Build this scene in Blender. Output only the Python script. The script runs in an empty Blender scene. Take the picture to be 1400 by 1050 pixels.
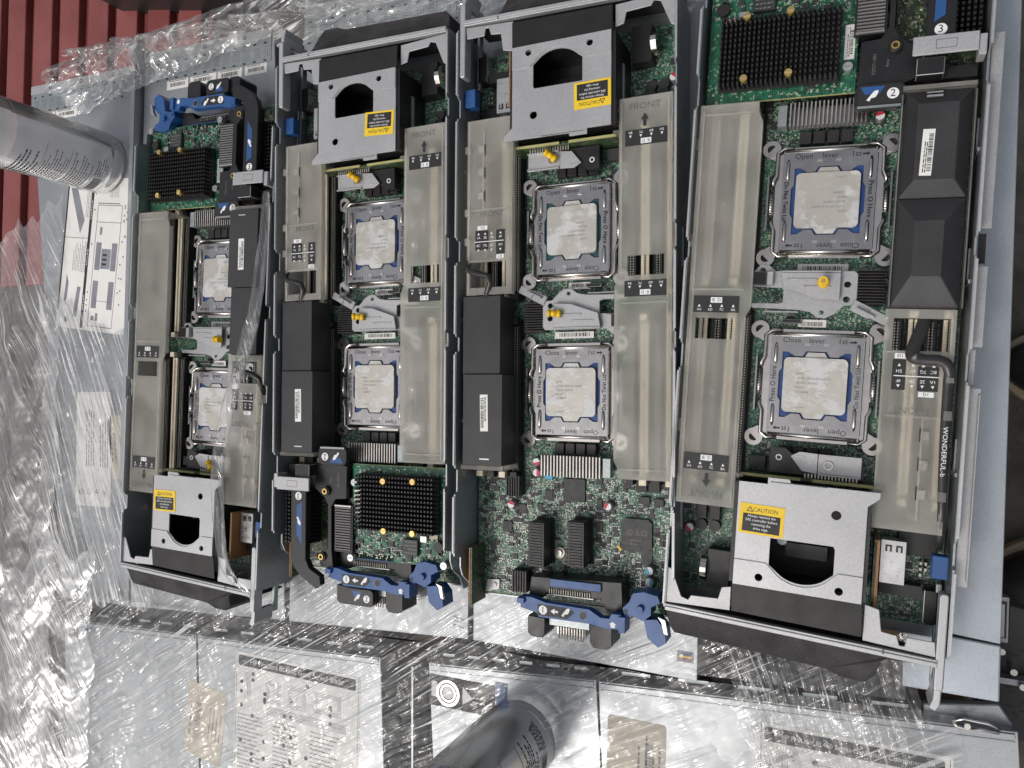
import bpy, bmesh, math, random
from mathutils import Vector, Matrix, noise
from mathutils.geometry import tessellate_polygon
random.seed(7)
S = 0.001                     # everything below is written in millimetres
scn = bpy.context.scene
COL = scn.collection

# ------------------------------------------------------------------ camera
F_PX, CAM_H = 1031.7, 592.31
R = Matrix(((0.91157042, -0.02519884, 0.41037104),
            (0.02839917, 0.99959521, -0.00170383),
            (-0.41016199, 0.01320736, 0.91191705)))
cam_d = bpy.data.cameras.new('camera')
cam = bpy.data.objects.new('camera', cam_d)
COL.objects.link(cam)
cam.matrix_world = Matrix.Translation((0, 0, CAM_H * S)) @ R.to_4x4()
cam_d.sensor_width = 36.0
cam_d.lens = F_PX / 1400 * 36.0
cam_d.clip_start = 0.01
cam_d.clip_end = 100
scn.camera = cam

def P(px, py, z=0.0):
    """point of the real place, at height z, seen at that place of the photograph"""
    d = R @ Vector((px - 700, -(py - 525), -F_PX))
    t = (z - CAM_H) / d.z
    return Vector((d.x * t, d.y * t, z))

# ------------------------------------------------------------------ materials
MATS = {}
def new_mat(name):
    m = bpy.data.materials.new(name); m.use_nodes = True
    nt = m.node_tree
    for n in list(nt.nodes): nt.nodes.remove(n)
    out = nt.nodes.new('ShaderNodeOutputMaterial')
    MATS[name] = m
    return m, nt, out
def N(nt, t, **kw):
    n = nt.nodes.new(t)
    for k, v in kw.items():
        if k in n.inputs: n.inputs[k].default_value = v
        else: setattr(n, k, v)
    return n
def lk(nt, a, b): nt.links.new(a, b)
def coords(nt, scale=(1, 1, 1), rot=0.0, seed=True):
    tc = N(nt, 'ShaderNodeTexCoord')
    mp = N(nt, 'ShaderNodeMapping')
    mp.inputs['Scale'].default_value = scale
    mp.inputs['Rotation'].default_value = (0, 0, rot)
    lk(nt, tc.outputs['Object'], mp.inputs['Vector'])
    if seed:
        oi = N(nt, 'ShaderNodeObjectInfo')
        mul = N(nt, 'ShaderNodeMath', operation='MULTIPLY'); mul.inputs[1].default_value = 7.3
        lk(nt, oi.outputs['Random'], mul.inputs[0])
        cb = N(nt, 'ShaderNodeCombineXYZ')
        for i in range(3): lk(nt, mul.outputs[0], cb.inputs[i])
        lk(nt, cb.outputs[0], mp.inputs['Location'])
    return mp.outputs[0]
def ramp(nt, src, stops, interp='LINEAR'):
    r = N(nt, 'ShaderNodeValToRGB')
    r.color_ramp.interpolation = interp
    e = r.color_ramp.elements
    while len(e) < len(stops): e.new(0.5)
    for i, (p, c) in enumerate(stops):
        e[i].position = p
        e[i].color = (c, c, c, 1) if not isinstance(c, (tuple, list)) else (*c, 1)
    lk(nt, src, r.inputs[0])
    return r.outputs[0]
def nz(nt, vec, scale, detail=3, rough=0.55):
    n = N(nt, 'ShaderNodeTexNoise'); n.inputs['Scale'].default_value = scale
    n.inputs['Detail'].default_value = detail; n.inputs['Roughness'].default_value = rough
    lk(nt, vec, n.inputs['Vector']); return n.outputs['Fac']
def bump(nt, h, strength, dist=0.001):
    b = N(nt, 'ShaderNodeBump'); b.inputs['Strength'].default_value = strength
    b.inputs['Distance'].default_value = dist
    lk(nt, h, b.inputs['Height']); return b.outputs[0]
def mixc(nt, fac, a, b):
    m = N(nt, 'ShaderNodeMix', data_type='RGBA')
    if isinstance(fac, float): m.inputs[0].default_value = fac
    else: lk(nt, fac, m.inputs[0])
    for i, c in ((6, a), (7, b)):
        if isinstance(c, tuple): m.inputs[i].default_value = (*c, 1)
        else: lk(nt, c, m.inputs[i])
    return m.outputs[2]
def simple(name, col, rough=0.5, metal=0.0, var=0.15, vscale=60, bmp=0.0, bscale=900, spec=0.5, dust=0.0):
    m, nt, out = new_mat(name)
    p = N(nt, 'ShaderNodeBsdfPrincipled')
    v = coords(nt)
    n = nz(nt, v, vscale, 4)
    c = mixc(nt, ramp(nt, n, [(0.3, 0.0), (0.7, 1.0)]), tuple(x * (1 - var) for x in col), tuple(min(1, x * (1 + var)) for x in col))
    if dust:
        d = ramp(nt, nz(nt, v, 1400, 2), [(0.62, 0.0), (0.72, dust)])
        c = mixc(nt, d, c, (0.35, 0.34, 0.32))
    lk(nt, c, p.inputs['Base Color'])
    r = ramp(nt, nz(nt, v, vscale * 2.3, 3), [(0.25, max(0.02, rough - 0.1)), (0.75, min(1, rough + 0.1))])
    lk(nt, r, p.inputs['Roughness'])
    p.inputs['Metallic'].default_value = metal
    p.inputs['Specular IOR Level'].default_value = spec
    if bmp: lk(nt, bump(nt, nz(nt, v, bscale, 2), bmp, 0.0004), p.inputs['Normal'])
    lk(nt, p.outputs[0], out.inputs[0])
    return m
def galv(name, lo, hi, rough=0.42, metal=0.75, spangle=260):
    m, nt, out = new_mat(name)
    p = N(nt, 'ShaderNodeBsdfPrincipled')
    v = coords(nt)
    vo = N(nt, 'ShaderNodeTexVoronoi'); vo.inputs['Scale'].default_value = spangle
    lk(nt, v, vo.inputs['Vector'])
    sx = N(nt, 'ShaderNodeSeparateColor'); lk(nt, vo.outputs['Color'], sx.inputs[0])
    a = mixc(nt, sx.outputs[0], lo, hi)
    g = ramp(nt, nz(nt, v, 1500, 2), [(0.3, 0.86), (0.7, 1.0)])
    mm = N(nt, 'ShaderNodeMix', data_type='RGBA', blend_type='MULTIPLY'); mm.inputs[0].default_value = 1
    lk(nt, a, mm.inputs[6]); lk(nt, g, mm.inputs[7])
    smu = ramp(nt, nz(nt, v, 9, 4), [(0.35, 0.84), (0.65, 1.0)])
    m2 = N(nt, 'ShaderNodeMix', data_type='RGBA', blend_type='MULTIPLY'); m2.inputs[0].default_value = 1
    lk(nt, mm.outputs[2], m2.inputs[6]); lk(nt, smu, m2.inputs[7])
    lk(nt, m2.outputs[2], p.inputs['Base Color'])
    lk(nt, ramp(nt, nz(nt, v, 40, 4), [(0.3, rough - 0.07), (0.7, rough + 0.1)]), p.inputs['Roughness'])
    p.inputs['Metallic'].default_value = metal
    lk(nt, bump(nt, nz(nt, v, 1200, 2), 0.12, 0.0003), p.inputs['Normal'])
    lk(nt, p.outputs[0], out.inputs[0])
    return m

galv('galvanised', (0.46, 0.46, 0.465), (0.53, 0.53, 0.54), metal=0.45, spangle=1100)
galv('lid_steel', (0.37, 0.39, 0.405), (0.42, 0.44, 0.455), rough=0.36, metal=0.55, spangle=900)
galv('tray_steel', (0.36, 0.395, 0.405), (0.43, 0.465, 0.475), rough=0.36, metal=0.7, spangle=600)
galv('sky_tinted_steel', (0.43, 0.475, 0.52), (0.48, 0.525, 0.57), rough=0.38, metal=0.5, spangle=800)  # lid steel with the blue of the reflected sky put into its colour
simple('chrome', (0.60, 0.57, 0.54), 0.2, 1.0, 0.08)
simple('plate_chrome', (0.43, 0.42, 0.42), 0.2, 1.0, 0.08)
simple('fin_metal', (0.52, 0.50, 0.47), 0.35, 0.9)
simple('pin_metal', (0.45, 0.42, 0.36), 0.4, 0.7)
simple('brass', (0.70, 0.49, 0.16), 0.3, 0.9)
simple('black_plastic', (0.011, 0.011, 0.012), 0.36, 0, 0.25, 40, 0.2, 1500, dust=0.10)
simple('grey_black_plastic', (0.025, 0.0245, 0.026), 0.5, 0, 0.3, 22, 0.35, 1800, dust=0.12)
simple('facet_plastic', (0.016, 0.016, 0.0175), 0.5, 0, 0.3, 22, 0.35, 1800, dust=0.1)
simple('foam_black', (0.038, 0.036, 0.037), 0.75, 0, 0.35, 55, 0.8, 1300, 0.25, dust=0.2)
simple('film_black', (0.024, 0.0225, 0.022), 0.45, 0, 0.25, 35, 0.05, 400, 0.25)
simple('anodised_black', (0.026, 0.023, 0.024), 0.42, 0.25, 0.2, 80)
simple('chip_black', (0.03, 0.03, 0.031), 0.5, 0, 0.2, 120)
simple('blue_plastic', (0.020, 0.078, 0.235), 0.38, 0, 0.15, 40)
simple('carrier_blue', (0.015, 0.055, 0.20), 0.4, 0, 0.15, 60)
simple('carrier_teal', (0.008, 0.055, 0.07), 0.4, 0, 0.15, 60)
simple('yellow_plastic', (0.75, 0.47, 0.01), 0.4, 0, 0.1)
simple('yellow_label', (0.78, 0.53, 0.02), 0.5, 0, 0.05, 200)
simple('ink_black', (0.015, 0.015, 0.016), 0.55)
simple('ink_grey', (0.16, 0.155, 0.15), 0.6)
simple('ink_white', (0.75, 0.75, 0.74), 0.55, 0, 0.05)
simple('paper_white', (0.74, 0.73, 0.70), 0.55, 0, 0.05, 50)
simple('paper_beige', (0.55, 0.49, 0.40), 0.6, 0, 0.06, 50)
simple('diagram_grey', (0.22, 0.22, 0.25), 0.6)
simple('cream', (0.74, 0.66, 0.50), 0.5, 0, 0.08, 200)
simple('slot_black', (0.012, 0.012, 0.012), 0.45)
simple('pcb_edge', (0.40, 0.38, 0.16), 0.6)
simple('copper_edge', (0.30, 0.15, 0.06), 0.6)
simple('cap_tan', (0.42, 0.36, 0.27), 0.5)
simple('cap_silver', (0.55, 0.55, 0.55), 0.3, 0.8)
simple('red_print', (0.55, 0.03, 0.07), 0.5)
simple('cyan_print', (0.05, 0.35, 0.60), 0.5)
simple('pin_black', (0.012, 0.012, 0.012), 0.5)
simple('silk_white', (0.48, 0.52, 0.46), 0.6)
simple('ribbon_black', (0.025, 0.024, 0.024), 0.35, 0, 0.15, 20)
simple('cardboard', (0.22, 0.13, 0.07), 0.8, 0, 0.2, 20)
simple('shoe_black', (0.013, 0.013, 0.014), 0.35, 0, 0.2, 20, 0.4, 300)
simple('sole_tan', (0.34, 0.27, 0.19), 0.7, 0, 0.15, 20)

def pcb(name, base, pale, thr, scale):
    m, nt, out = new_mat(name)
    p = N(nt, 'ShaderNodeBsdfPrincipled')
    v = coords(nt)
    def cell(sc, dist, t0, t1, chan):
        vo = N(nt, 'ShaderNodeTexVoronoi', distance=dist); vo.inputs['Scale'].default_value = sc
        lk(nt, v, vo.inputs['Vector'])
        s = N(nt, 'ShaderNodeSeparateColor'); lk(nt, vo.outputs['Color'], s.inputs[0])
        return ramp(nt, s.outputs[chan], [(t0, 0.0), (t1, 1.0)])
    c = mixc(nt, cell(320, 'CHEBYCHEV', 0.2, 0.9, 1), tuple(x * 0.6 for x in base), tuple(x * 1.45 for x in base))
    c = mixc(nt, cell(scale, 'CHEBYCHEV', thr, thr + 0.02, 0), c, pale)
    c = mixc(nt, cell(scale * 1.9, 'MANHATTAN', thr + 0.04, thr + 0.06, 2), c, tuple(x * 1.2 for x in pale))
    # copper traces: thin bands in patches
    w = N(nt, 'ShaderNodeTexWave', bands_direction='X'); w.inputs['Scale'].default_value = 210
    w.inputs['Distortion'].default_value = 4; w.inputs['Detail'].default_value = 1
    lk(nt, v, w.inputs['Vector'])
    pm = ramp(nt, nz(nt, v, 35, 2), [(0.52, 0.0), (0.56, 0.55)])
    mu = N(nt, 'ShaderNodeMath', operation='MULTIPLY')
    lk(nt, ramp(nt, w.outputs['Fac'], [(0.6, 0.0), (0.75, 1.0)]), mu.inputs[0]); lk(nt, pm, mu.inputs[1])
    c = mixc(nt, mu.outputs[0], c, tuple(x * 2.6 for x in base))
    lk(nt, c, p.inputs['Base Color'])
    p.inputs['Roughness'].default_value = 0.38
    lk(nt, p.outputs[0], out.inputs[0])
pcb('board_green', (0.022, 0.090, 0.055), (0.34, 0.40, 0.31), 0.85, 900)
pcb('card_green', (0.010, 0.085, 0.045), (0.22, 0.32, 0.20), 0.93, 520)
pcb('board_dark', (0.02, 0.04, 0.018), (0.12, 0.14, 0.07), 0.85, 560)

def cpu_mat():
    m, nt, out = new_mat('heat_spreader')
    p = N(nt, 'ShaderNodeBsdfPrincipled')
    v = coords(nt)
    base = mixc(nt, nz(nt, v, 90, 4), (0.40, 0.38, 0.345), (0.54, 0.52, 0.475))
    pm = ramp(nt, nz(nt, v, 48, 5, 0.62), [(0.49, 0.0), (0.58, 0.9)])
    c = mixc(nt, pm, base, (0.56, 0.56, 0.56))
    pm2 = ramp(nt, nz(nt, v, 170, 5, 0.7), [(0.57, 0.0), (0.66, 0.45)])
    c = mixc(nt, pm2, c, (0.66, 0.66, 0.65))
    lk(nt, c, p.inputs['Base Color'])
    inv = N(nt, 'ShaderNodeMath', operation='MULTIPLY_ADD'); inv.inputs[1].default_value = -0.5; inv.inputs[2].default_value = 0.5
    lk(nt, pm, inv.inputs[0]); lk(nt, inv.outputs[0], p.inputs['Metallic'])
    p.inputs['Roughness'].default_value = 0.5
    lk(nt, bump(nt, pm, 0.5, 0.0003), p.inputs['Normal'])
    lk(nt, p.outputs[0], out.inputs[0])
cpu_mat()

def frosted():
    m, nt, out = new_mat('frosted_plastic')
    v = coords(nt)
    p = N(nt, 'ShaderNodeBsdfPrincipled'); p.inputs['Base Color'].default_value = (0.80, 0.78, 0.72, 1)
    p.inputs['Roughness'].default_value = 0.36
    nb = bump(nt, nz(nt, v, 1100, 2), 0.25, 0.0003); lk(nt, nb, p.inputs['Normal'])
    tl = N(nt, 'ShaderNodeBsdfTranslucent'); tl.inputs['Color'].default_value = (0.85, 0.84, 0.80, 1)
    rf = N(nt, 'ShaderNodeBsdfRefraction'); rf.inputs['IOR'].default_value = 1.12; rf.inputs['Roughness'].default_value = 0.65
    rf.inputs['Color'].default_value = (0.99, 0.985, 0.97, 1)
    tr = N(nt, 'ShaderNodeBsdfTransparent'); tr.inputs['Color'].default_value = (0.98, 0.975, 0.96, 1)
    m1 = N(nt, 'ShaderNodeMixShader'); m1.inputs[0].default_value = 0.48
    lk(nt, rf.outputs[0], m1.inputs[1]); lk(nt, tr.outputs[0], m1.inputs[2])
    m0 = N(nt, 'ShaderNodeMixShader'); m0.inputs[0].default_value = 0.09
    lk(nt, m1.outputs[0], m0.inputs[1]); lk(nt, tl.outputs[0], m0.inputs[2])
    m2 = N(nt, 'ShaderNodeMixShader')
    lk(nt, ramp(nt, nz(nt, v, 30, 3), [(0.3, 0.10), (0.7, 0.20)]), m2.inputs[0])
    lk(nt, m0.outputs[0], m2.inputs[1]); lk(nt, p.outputs[0], m2.inputs[2])
    lk(nt, m2.outputs[0], out.inputs[0])
frosted()

def film(name, rot, across, along, haze, slope, crumple, cscale=45, rough=0.06, gloss=1.2, white=0.3, capv=0.26, base=0.08, thr=0.61):
    """clear stretch film: see-through, glossy; pull lines run along rot, finer crumples on top"""
    m, nt, out = new_mat(name)
    tc = N(nt, 'ShaderNodeTexCoord')
    wn = N(nt, 'ShaderNodeTexNoise'); wn.inputs['Scale'].default_value = 7; wn.inputs['Detail'].default_value = 2
    lk(nt, tc.outputs['Object'], wn.inputs['Vector'])
    wm = N(nt, 'ShaderNodeVectorMath', operation='MULTIPLY_ADD'); wm.inputs[1].default_value = (0.02, 0.02, 0)
    lk(nt, wn.outputs['Color'], wm.inputs[0]); lk(nt, tc.outputs['Object'], wm.inputs[2])
    vr = N(nt, 'ShaderNodeVectorRotate', rotation_type='Z_AXIS'); vr.inputs['Angle'].default_value = -rot
    lk(nt, wm.outputs[0], vr.inputs['Vector'])
    def st(ax, al, det):
        mp = N(nt, 'ShaderNodeMapping'); mp.inputs['Scale'].default_value = (al, ax, al); lk(nt, vr.outputs[0], mp.inputs['Vector'])
        return nz(nt, mp.outputs[0], 1.0, det, 0.55)
    a = st(across, along, 2); b = st(across * 2.4, along * 1.3, 1)
    # streaks come in patches
    patch = ramp(nt, nz(nt, tc.outputs['Object'], 16, 3), [(0.40, base), (0.62, 1.0)])
    cr = N(nt, 'ShaderNodeTexNoise', noise_type='RIDGED_MULTIFRACTAL'); cr.inputs['Scale'].default_value = cscale; cr.inputs['Detail'].default_value = 3
    lk(nt, tc.outputs['Object'], cr.inputs['Vector'])
    def mul(x, k):
        q = N(nt, 'ShaderNodeMath', operation='MULTIPLY'); lk(nt, x, q.inputs[0])
        if isinstance(k, float): q.inputs[1].default_value = k
        else: lk(nt, k, q.inputs[1])
        return q.outputs[0]
    def add(x, y):
        q = N(nt, 'ShaderNodeMath', operation='ADD'); lk(nt, x, q.inputs[0]); lk(nt, y, q.inputs[1]); return q.outputs[0]
    # heights in millimetres so that slopes come out right
    h = mul(add(mul(a, 1000.0 / across * slope * 2.0), mul(b, 1000.0 / across * slope * 0.6)), patch)
    h = add(h, mul(cr.outputs['Fac'], 1000.0 / cscale * crumple * 0.25))
    bp = N(nt, 'ShaderNodeBump'); bp.inputs['Strength'].default_value = 1.0; bp.inputs['Distance'].default_value = 0.001
    lk(nt, h, bp.inputs['Height']); nrm = bp.outputs[0]
    gl = N(nt, 'ShaderNodeBsdfGlossy'); gl.inputs['Roughness'].default_value = rough; lk(nt, nrm, gl.inputs['Normal'])
    gl.inputs['Color'].default_value = (1, 1, 1, 1)
    tr = N(nt, 'ShaderNodeBsdfTransparent'); tr.inputs['Color'].default_value = (0.975, 0.975, 0.975, 1)
    df = N(nt, 'ShaderNodeBsdfDiffuse'); df.inputs['Color'].default_value = (0.72, 0.72, 0.71, 1)
    fr = N(nt, 'ShaderNodeFresnel'); fr.inputs['IOR'].default_value = 1.5; lk(nt, nrm, fr.inputs['Normal'])
    fa = N(nt, 'ShaderNodeMath', operation='MULTIPLY_ADD', use_clamp=True); fa.inputs[1].default_value = gloss; fa.inputs[2].default_value = 0.0
    lk(nt, fr.outputs[0], fa.inputs[0])
    cap = N(nt, 'ShaderNodeMath', operation='MINIMUM'); cap.inputs[1].default_value = capv; lk(nt, fa.outputs[0], cap.inputs[0])
    hz = ramp(nt, a, [(0.35, haze * 0.5), (0.7, haze * 1.5)])
    ln = mul(ramp(nt, b, [(thr, 0.0), (thr + 0.07, white)]), patch)          # stress-whitened pull lines, also painting in glints as diffuse white
    m1 = N(nt, 'ShaderNodeMixShader'); lk(nt, add(hz, ln), m1.inputs[0])
    lk(nt, tr.outputs[0], m1.inputs[1]); lk(nt, df.outputs[0], m1.inputs[2])
    m2 = N(nt, 'ShaderNodeMixShader'); lk(nt, cap.outputs[0], m2.inputs[0])
    lk(nt, m1.outputs[0], m2.inputs[1]); lk(nt, gl.outputs[0], m2.inputs[2])
    lk(nt, m2.outputs[0], out.inputs[0])
R_ = math.radians
film('film_diagonal', R_(33), 150, 6, 0.06, 0.6, 0.16, white=0.75, gloss=1.0)
film('film_steep', R_(-66), 140, 6, 0.07, 0.75, 0.2, white=1.0, gloss=1.3, base=0.35, thr=0.54)
film('film_crumpled', R_(-60), 150, 8, 0.11, 0.26, 0.2, 90, 0.06, 0.8, 0.6, 0.12, thr=0.58)
film('film_top', R_(20), 110, 12, 0.09, 0.6, 0.4, 45, 0.06, 1.4, 0.7, thr=0.57)
film('film_fan', R_(-70), 170, 6, 0.05, 0.6, 0.15, 45, 0.07, 1.0, 0.4)
film('film_strand', R_(-80), 300, 30, 0.05, 0.3, 0.2, 60, 0.06, 1.0, 0.2)

def bottle_mat(name, tint, dens):
    m, nt, out = new_mat(name)
    tr = N(nt, 'ShaderNodeBsdfTransparent'); tr.inputs['Color'].default_value = (*tint, 1)
    p = N(nt, 'ShaderNodeBsdfPrincipled'); p.inputs['Base Color'].default_value = (0.86, 0.87, 0.89, 1); p.inputs['Roughness'].default_value = 0.3
    gl = N(nt, 'ShaderNodeBsdfGlossy'); gl.inputs['Roughness'].default_value = 0.22
    fr = N(nt, 'ShaderNodeFresnel'); fr.inputs['IOR'].default_value = 1.3
    m1 = N(nt, 'ShaderNodeMixShader'); m1.inputs[0].default_value = dens
    tl = N(nt, 'ShaderNodeBsdfTranslucent'); tl.inputs['Color'].default_value = (0.92, 0.92, 0.93, 1)
    m3 = N(nt, 'ShaderNodeMixShader'); m3.inputs[0].default_value = 0.68; lk(nt, p.outputs[0], m3.inputs[1]); lk(nt, tl.outputs[0], m3.inputs[2])
    lk(nt, tr.outputs[0], m1.inputs[1]); lk(nt, m3.outputs[0], m1.inputs[2])
    m2 = N(nt, 'ShaderNodeMixShader'); lk(nt, fr.outputs[0], m2.inputs[0])
    lk(nt, m1.outputs[0], m2.inputs[1]); lk(nt, gl.outputs[0], m2.inputs[2])
    lk(nt, m2.outputs[0], out.inputs[0])
bottle_mat('bottle_plastic', (0.97, 0.975, 0.98), 0.28)
bottle_mat('bottle_sleeve', (0.96, 0.95, 0.96), 0.62)

def planks_mat():
    m, nt, out = new_mat('red_paint')
    p = N(nt, 'ShaderNodeBsdfPrincipled')
    v = coords(nt)
    c = mixc(nt, ramp(nt, nz(nt, v, 6, 6, 0.65), [(0.3, 0.0), (0.7, 1.0)]), (0.16, 0.032, 0.030), (0.24, 0.065, 0.06))
    c = mixc(nt, ramp(nt, nz(nt, v, 70, 4, 0.7), [(0.66, 0.0), (0.7, 0.7)]), c, (0.04, 0.02, 0.02))
    lk(nt, c, p.inputs['Base Color']); p.inputs['Roughness'].default_value = 0.5
    lk(nt, bump(nt, nz(nt, v, 40, 4), 0.3, 0.003), p.inputs['Normal'])
    lk(nt, p.outputs[0], out.inputs[0])
planks_mat()
def floor_mat():
    m, nt, out = new_mat('floor_concrete')
    p = N(nt, 'ShaderNodeBsdfPrincipled')
    v = coords(nt)
    c = mixc(nt, ramp(nt, nz(nt, v, 9, 8, 0.68), [(0.35, 0.0), (0.68, 1.0)]), (0.032, 0.027, 0.023), (0.11, 0.095, 0.082))
    c = mixc(nt, ramp(nt, nz(nt, v, 30, 6, 0.7), [(0.64, 0.0), (0.7, 0.6)]), c, (0.17, 0.15, 0.13))
    lk(nt, c, p.inputs['Base Color']); p.inputs['Roughness'].default_value = 0.75
    lk(nt, bump(nt, nz(nt, v, 60, 6), 0.5, 0.004), p.inputs['Normal'])
    lk(nt, p.outputs[0], out.inputs[0])
floor_mat()

# ------------------------------------------------------------------ mesh builder
TEXT = {}
def text_tris(s):
    if s not in TEXT:
        cu = bpy.data.curves.new('lettering', 'FONT'); cu.body = s; cu.size = 1.0
        cu.resolution_u = 2; cu.align_x = 'CENTER'; cu.align_y = 'CENTER'
        ob = bpy.data.objects.new('lettering', cu); COL.objects.link(ob)
        dg = bpy.context.evaluated_depsgraph_get()
        me = bpy.data.meshes.new_from_object(ob.evaluated_get(dg))
        TEXT[s] = ([(v.co.x, v.co.y) for v in me.vertices], [tuple(p.vertices) for p in me.polygons])
        bpy.data.objects.remove(ob); bpy.data.curves.remove(cu); bpy.data.meshes.remove(me)
    return TEXT[s]

class MB:
    def __init__(s): s.v = []; s.f = []; s.m = []; s.names = []; s.cur = 0; s.sm = []; s.smooth = False
    def mat(s, name):
        if name not in s.names: s.names.append(name)
        s.cur = s.names.index(name); return s
    def face(s, idx): s.f.append(tuple(idx)); s.m.append(s.cur); s.sm.append(s.smooth)
    def box(s, x0, x1, y0, y1, z0, z1):
        b = len(s.v)
        s.v += [(x0, y0, z0), (x1, y0, z0), (x1, y1, z0), (x0, y1, z0), (x0, y0, z1), (x1, y0, z1), (x1, y1, z1), (x0, y1, z1)]
        for q in ((0, 3, 2, 1), (4, 5, 6, 7), (0, 1, 5, 4), (1, 2, 6, 5), (2, 3, 7, 6), (3, 0, 4, 7)): s.face([b + i for i in q])
        return s
    def cbox(s, x, y, z0, w, h, t, rot=0.0):
        b = len(s.v); c, n = math.cos(rot), math.sin(rot)
        for zz in (z0, z0 + t):
            for dx, dy in ((-w / 2, -h / 2), (w / 2, -h / 2), (w / 2, h / 2), (-w / 2, h / 2)):
                s.v.append((x + dx * c - dy * n, y + dx * n + dy * c, zz))
        for q in ((0, 3, 2, 1), (4, 5, 6, 7), (0, 1, 5, 4), (1, 2, 6, 5), (2, 3, 7, 6), (3, 0, 4, 7)): s.face([b + i for i in q])
        return s
    def prism(s, pts, z0, z1, holes=(), ztop=None):
        """polygon with holes, extruded; ztop(x, y) may slope the top"""
        loops = [list(pts)] + [list(h) for h in holes]
        def area(l): return sum(l[i][0] * l[(i + 1) % len(l)][1] - l[(i + 1) % len(l)][0] * l[i][1] for i in range(len(l)))
        loops = [(l if area(l) > 0 else l[::-1]) if i == 0 else (l if area(l) < 0 else l[::-1]) for i, l in enumerate(loops)]
        flat = [p for l in loops for p in l]; n = len(flat); b = len(s.v)
        s.v += [(p[0], p[1], z0) for p in flat] + [(p[0], p[1], ztop(*p) if ztop else z1) for p in flat]
        if len(loops) == 1:
            s.face([b + n + i for i in range(n)]); s.face([b + i for i in range(n)][::-1])
        else:
            for t in tessellate_polygon([[Vector((p[0], p[1], 0)) for p in l] for l in loops]):
                a, q, c = [flat[i] for i in t]
                if (q[0] - a[0]) * (c[1] - a[1]) - (c[0] - a[0]) * (q[1] - a[1]) < 0: t = t[::-1]
                s.face([b + n + i for i in t]); s.face([b + i for i in t][::-1])
        k = 0
        for l in loops:
            for i in range(len(l)):
                j = (i + 1) % len(l); s.face((b + k + i, b + k + j, b + n + k + j, b + n + k + i))
            k += len(l)
        return s
    def cyl(s, x, y, z0, z1, r, r2=None, n=16):
        r2 = r if r2 is None else r2; b = len(s.v)
        for z, q in ((z0, r), (z1, r2)):
            s.v += [(x + q * math.cos(2 * math.pi * i / n), y + q * math.sin(2 * math.pi * i / n), z) for i in range(n)]
        s.face([b + n + i for i in range(n)]); s.face([b + i for i in range(n)][::-1])
        for i in range(n): s.face((b + i, b + (i + 1) % n, b + n + (i + 1) % n, b + n + i))
        return s
    def ring(s, x, y, z0, z1, ro, ri, n=18):
        c = lambda r: [(x + r * math.cos(2 * math.pi * i / n), y + r * math.sin(2 * math.pi * i / n)) for i in range(n)]
        return s.prism(c(ro), z0, z1, [c(ri)])
    def tube(s, pts, r, n=8):
        pts = [Vector(p) for p in pts]; b = len(s.v); prev = None; old = s.smooth; s.smooth = True
        for i, p in enumerate(pts):
            d = (pts[min(i + 1, len(pts) - 1)] - pts[max(i - 1, 0)]).normalized()
            u = (prev - d * prev.dot(d)) if prev else d.cross(Vector((0, 0, 1)) if abs(d.z) < 0.9 else Vector((1, 0, 0)))
            u.normalize(); prev = u; w = d.cross(u); rr = r(i / (len(pts) - 1)) if callable(r) else r
            s.v += [tuple(p + u * rr * math.cos(2 * math.pi * k / n) + w * rr * math.sin(2 * math.pi * k / n)) for k in range(n)]
        for i in range(len(pts) - 1):
            for k in range(n):
                s.face((b + i * n + k, b + i * n + (k + 1) % n, b + (i + 1) * n + (k + 1) % n, b + (i + 1) * n + k))
        s.smooth = old
        s.face([b + k for k in range(n)][::-1]); s.face([b + (len(pts) - 1) * n + k for k in range(n)])
        return s
    def text(s, t, x, y, z, size, rot=0.0, sx=1.0):
        vs, fs = text_tris(t); b = len(s.v); c, n = math.cos(rot), math.sin(rot)
        s.v += [(x + (vx * sx * c - vy * n) * size, y + (vx * sx * n + vy * c) * size, z) for vx, vy in vs]
        for q in fs: s.face([b + i for i in q])
        return s
    def flat(s, x0, x1, y0, y1, z):
        b = len(s.v); s.v += [(x0, y0, z), (x1, y0, z), (x1, y1, z), (x0, y1, z)]; s.face((b, b + 1, b + 2, b + 3)); return s
    def poly(s, pts, z):
        b = len(s.v); s.v += [(p[0], p[1], z) for p in pts]; s.face(range(b, b + len(pts))); return s
    def grid(s, fn, nu, nv, closed=False):
        b = len(s.v)
        for i in range(nu + 1):
            for j in range(nv + 1): s.v.append(tuple(fn(i / nu, j / nv)))
        for i in range(nu):
            for j in range(nv):
                a = b + i * (nv + 1) + j; s.face((a, a + nv + 1, a + nv + 2, a + 1))
        return s
    def barcode(s, x, y, z, w, h, rot=0.0, seed=1):
        rr = random.Random(seed); c, n = math.cos(rot), math.sin(rot); q = -w / 2
        while q < w / 2 - 0.4:
            t = rr.choice((0.25, 0.4, 0.6, 0.8)); t = min(t * w / 22 + 0.05, w / 2 - q)
            s.cbox(x + (q + t / 2) * c, y + (q + t / 2) * n, z, t, h, 0.03, rot)
            q += t + rr.choice((0.3, 0.45, 0.7)) * w / 22
        return s
    def lines(s, x, y, z, w, n, pitch, th, rot=0.0, seed=1, gap=True):
        """printed lines too small to read: rows of word-length dashes"""
        rr = random.Random(seed); c, sn = math.cos(rot), math.sin(rot)
        for i in range(n):
            q = -w / 2; end = w / 2 * rr.uniform(0.3, 1.0); yy = -i * pitch
            while q < end:
                l = min(rr.uniform(0.03, 0.12) * w + th, w / 2 - q)
                cx, cy = q + l / 2, yy
                s.cbox(x + cx * c - cy * sn, y + cx * sn + cy * c, z, l, th, 0.03, rot); q += l + th * 0.9
        return s
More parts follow.
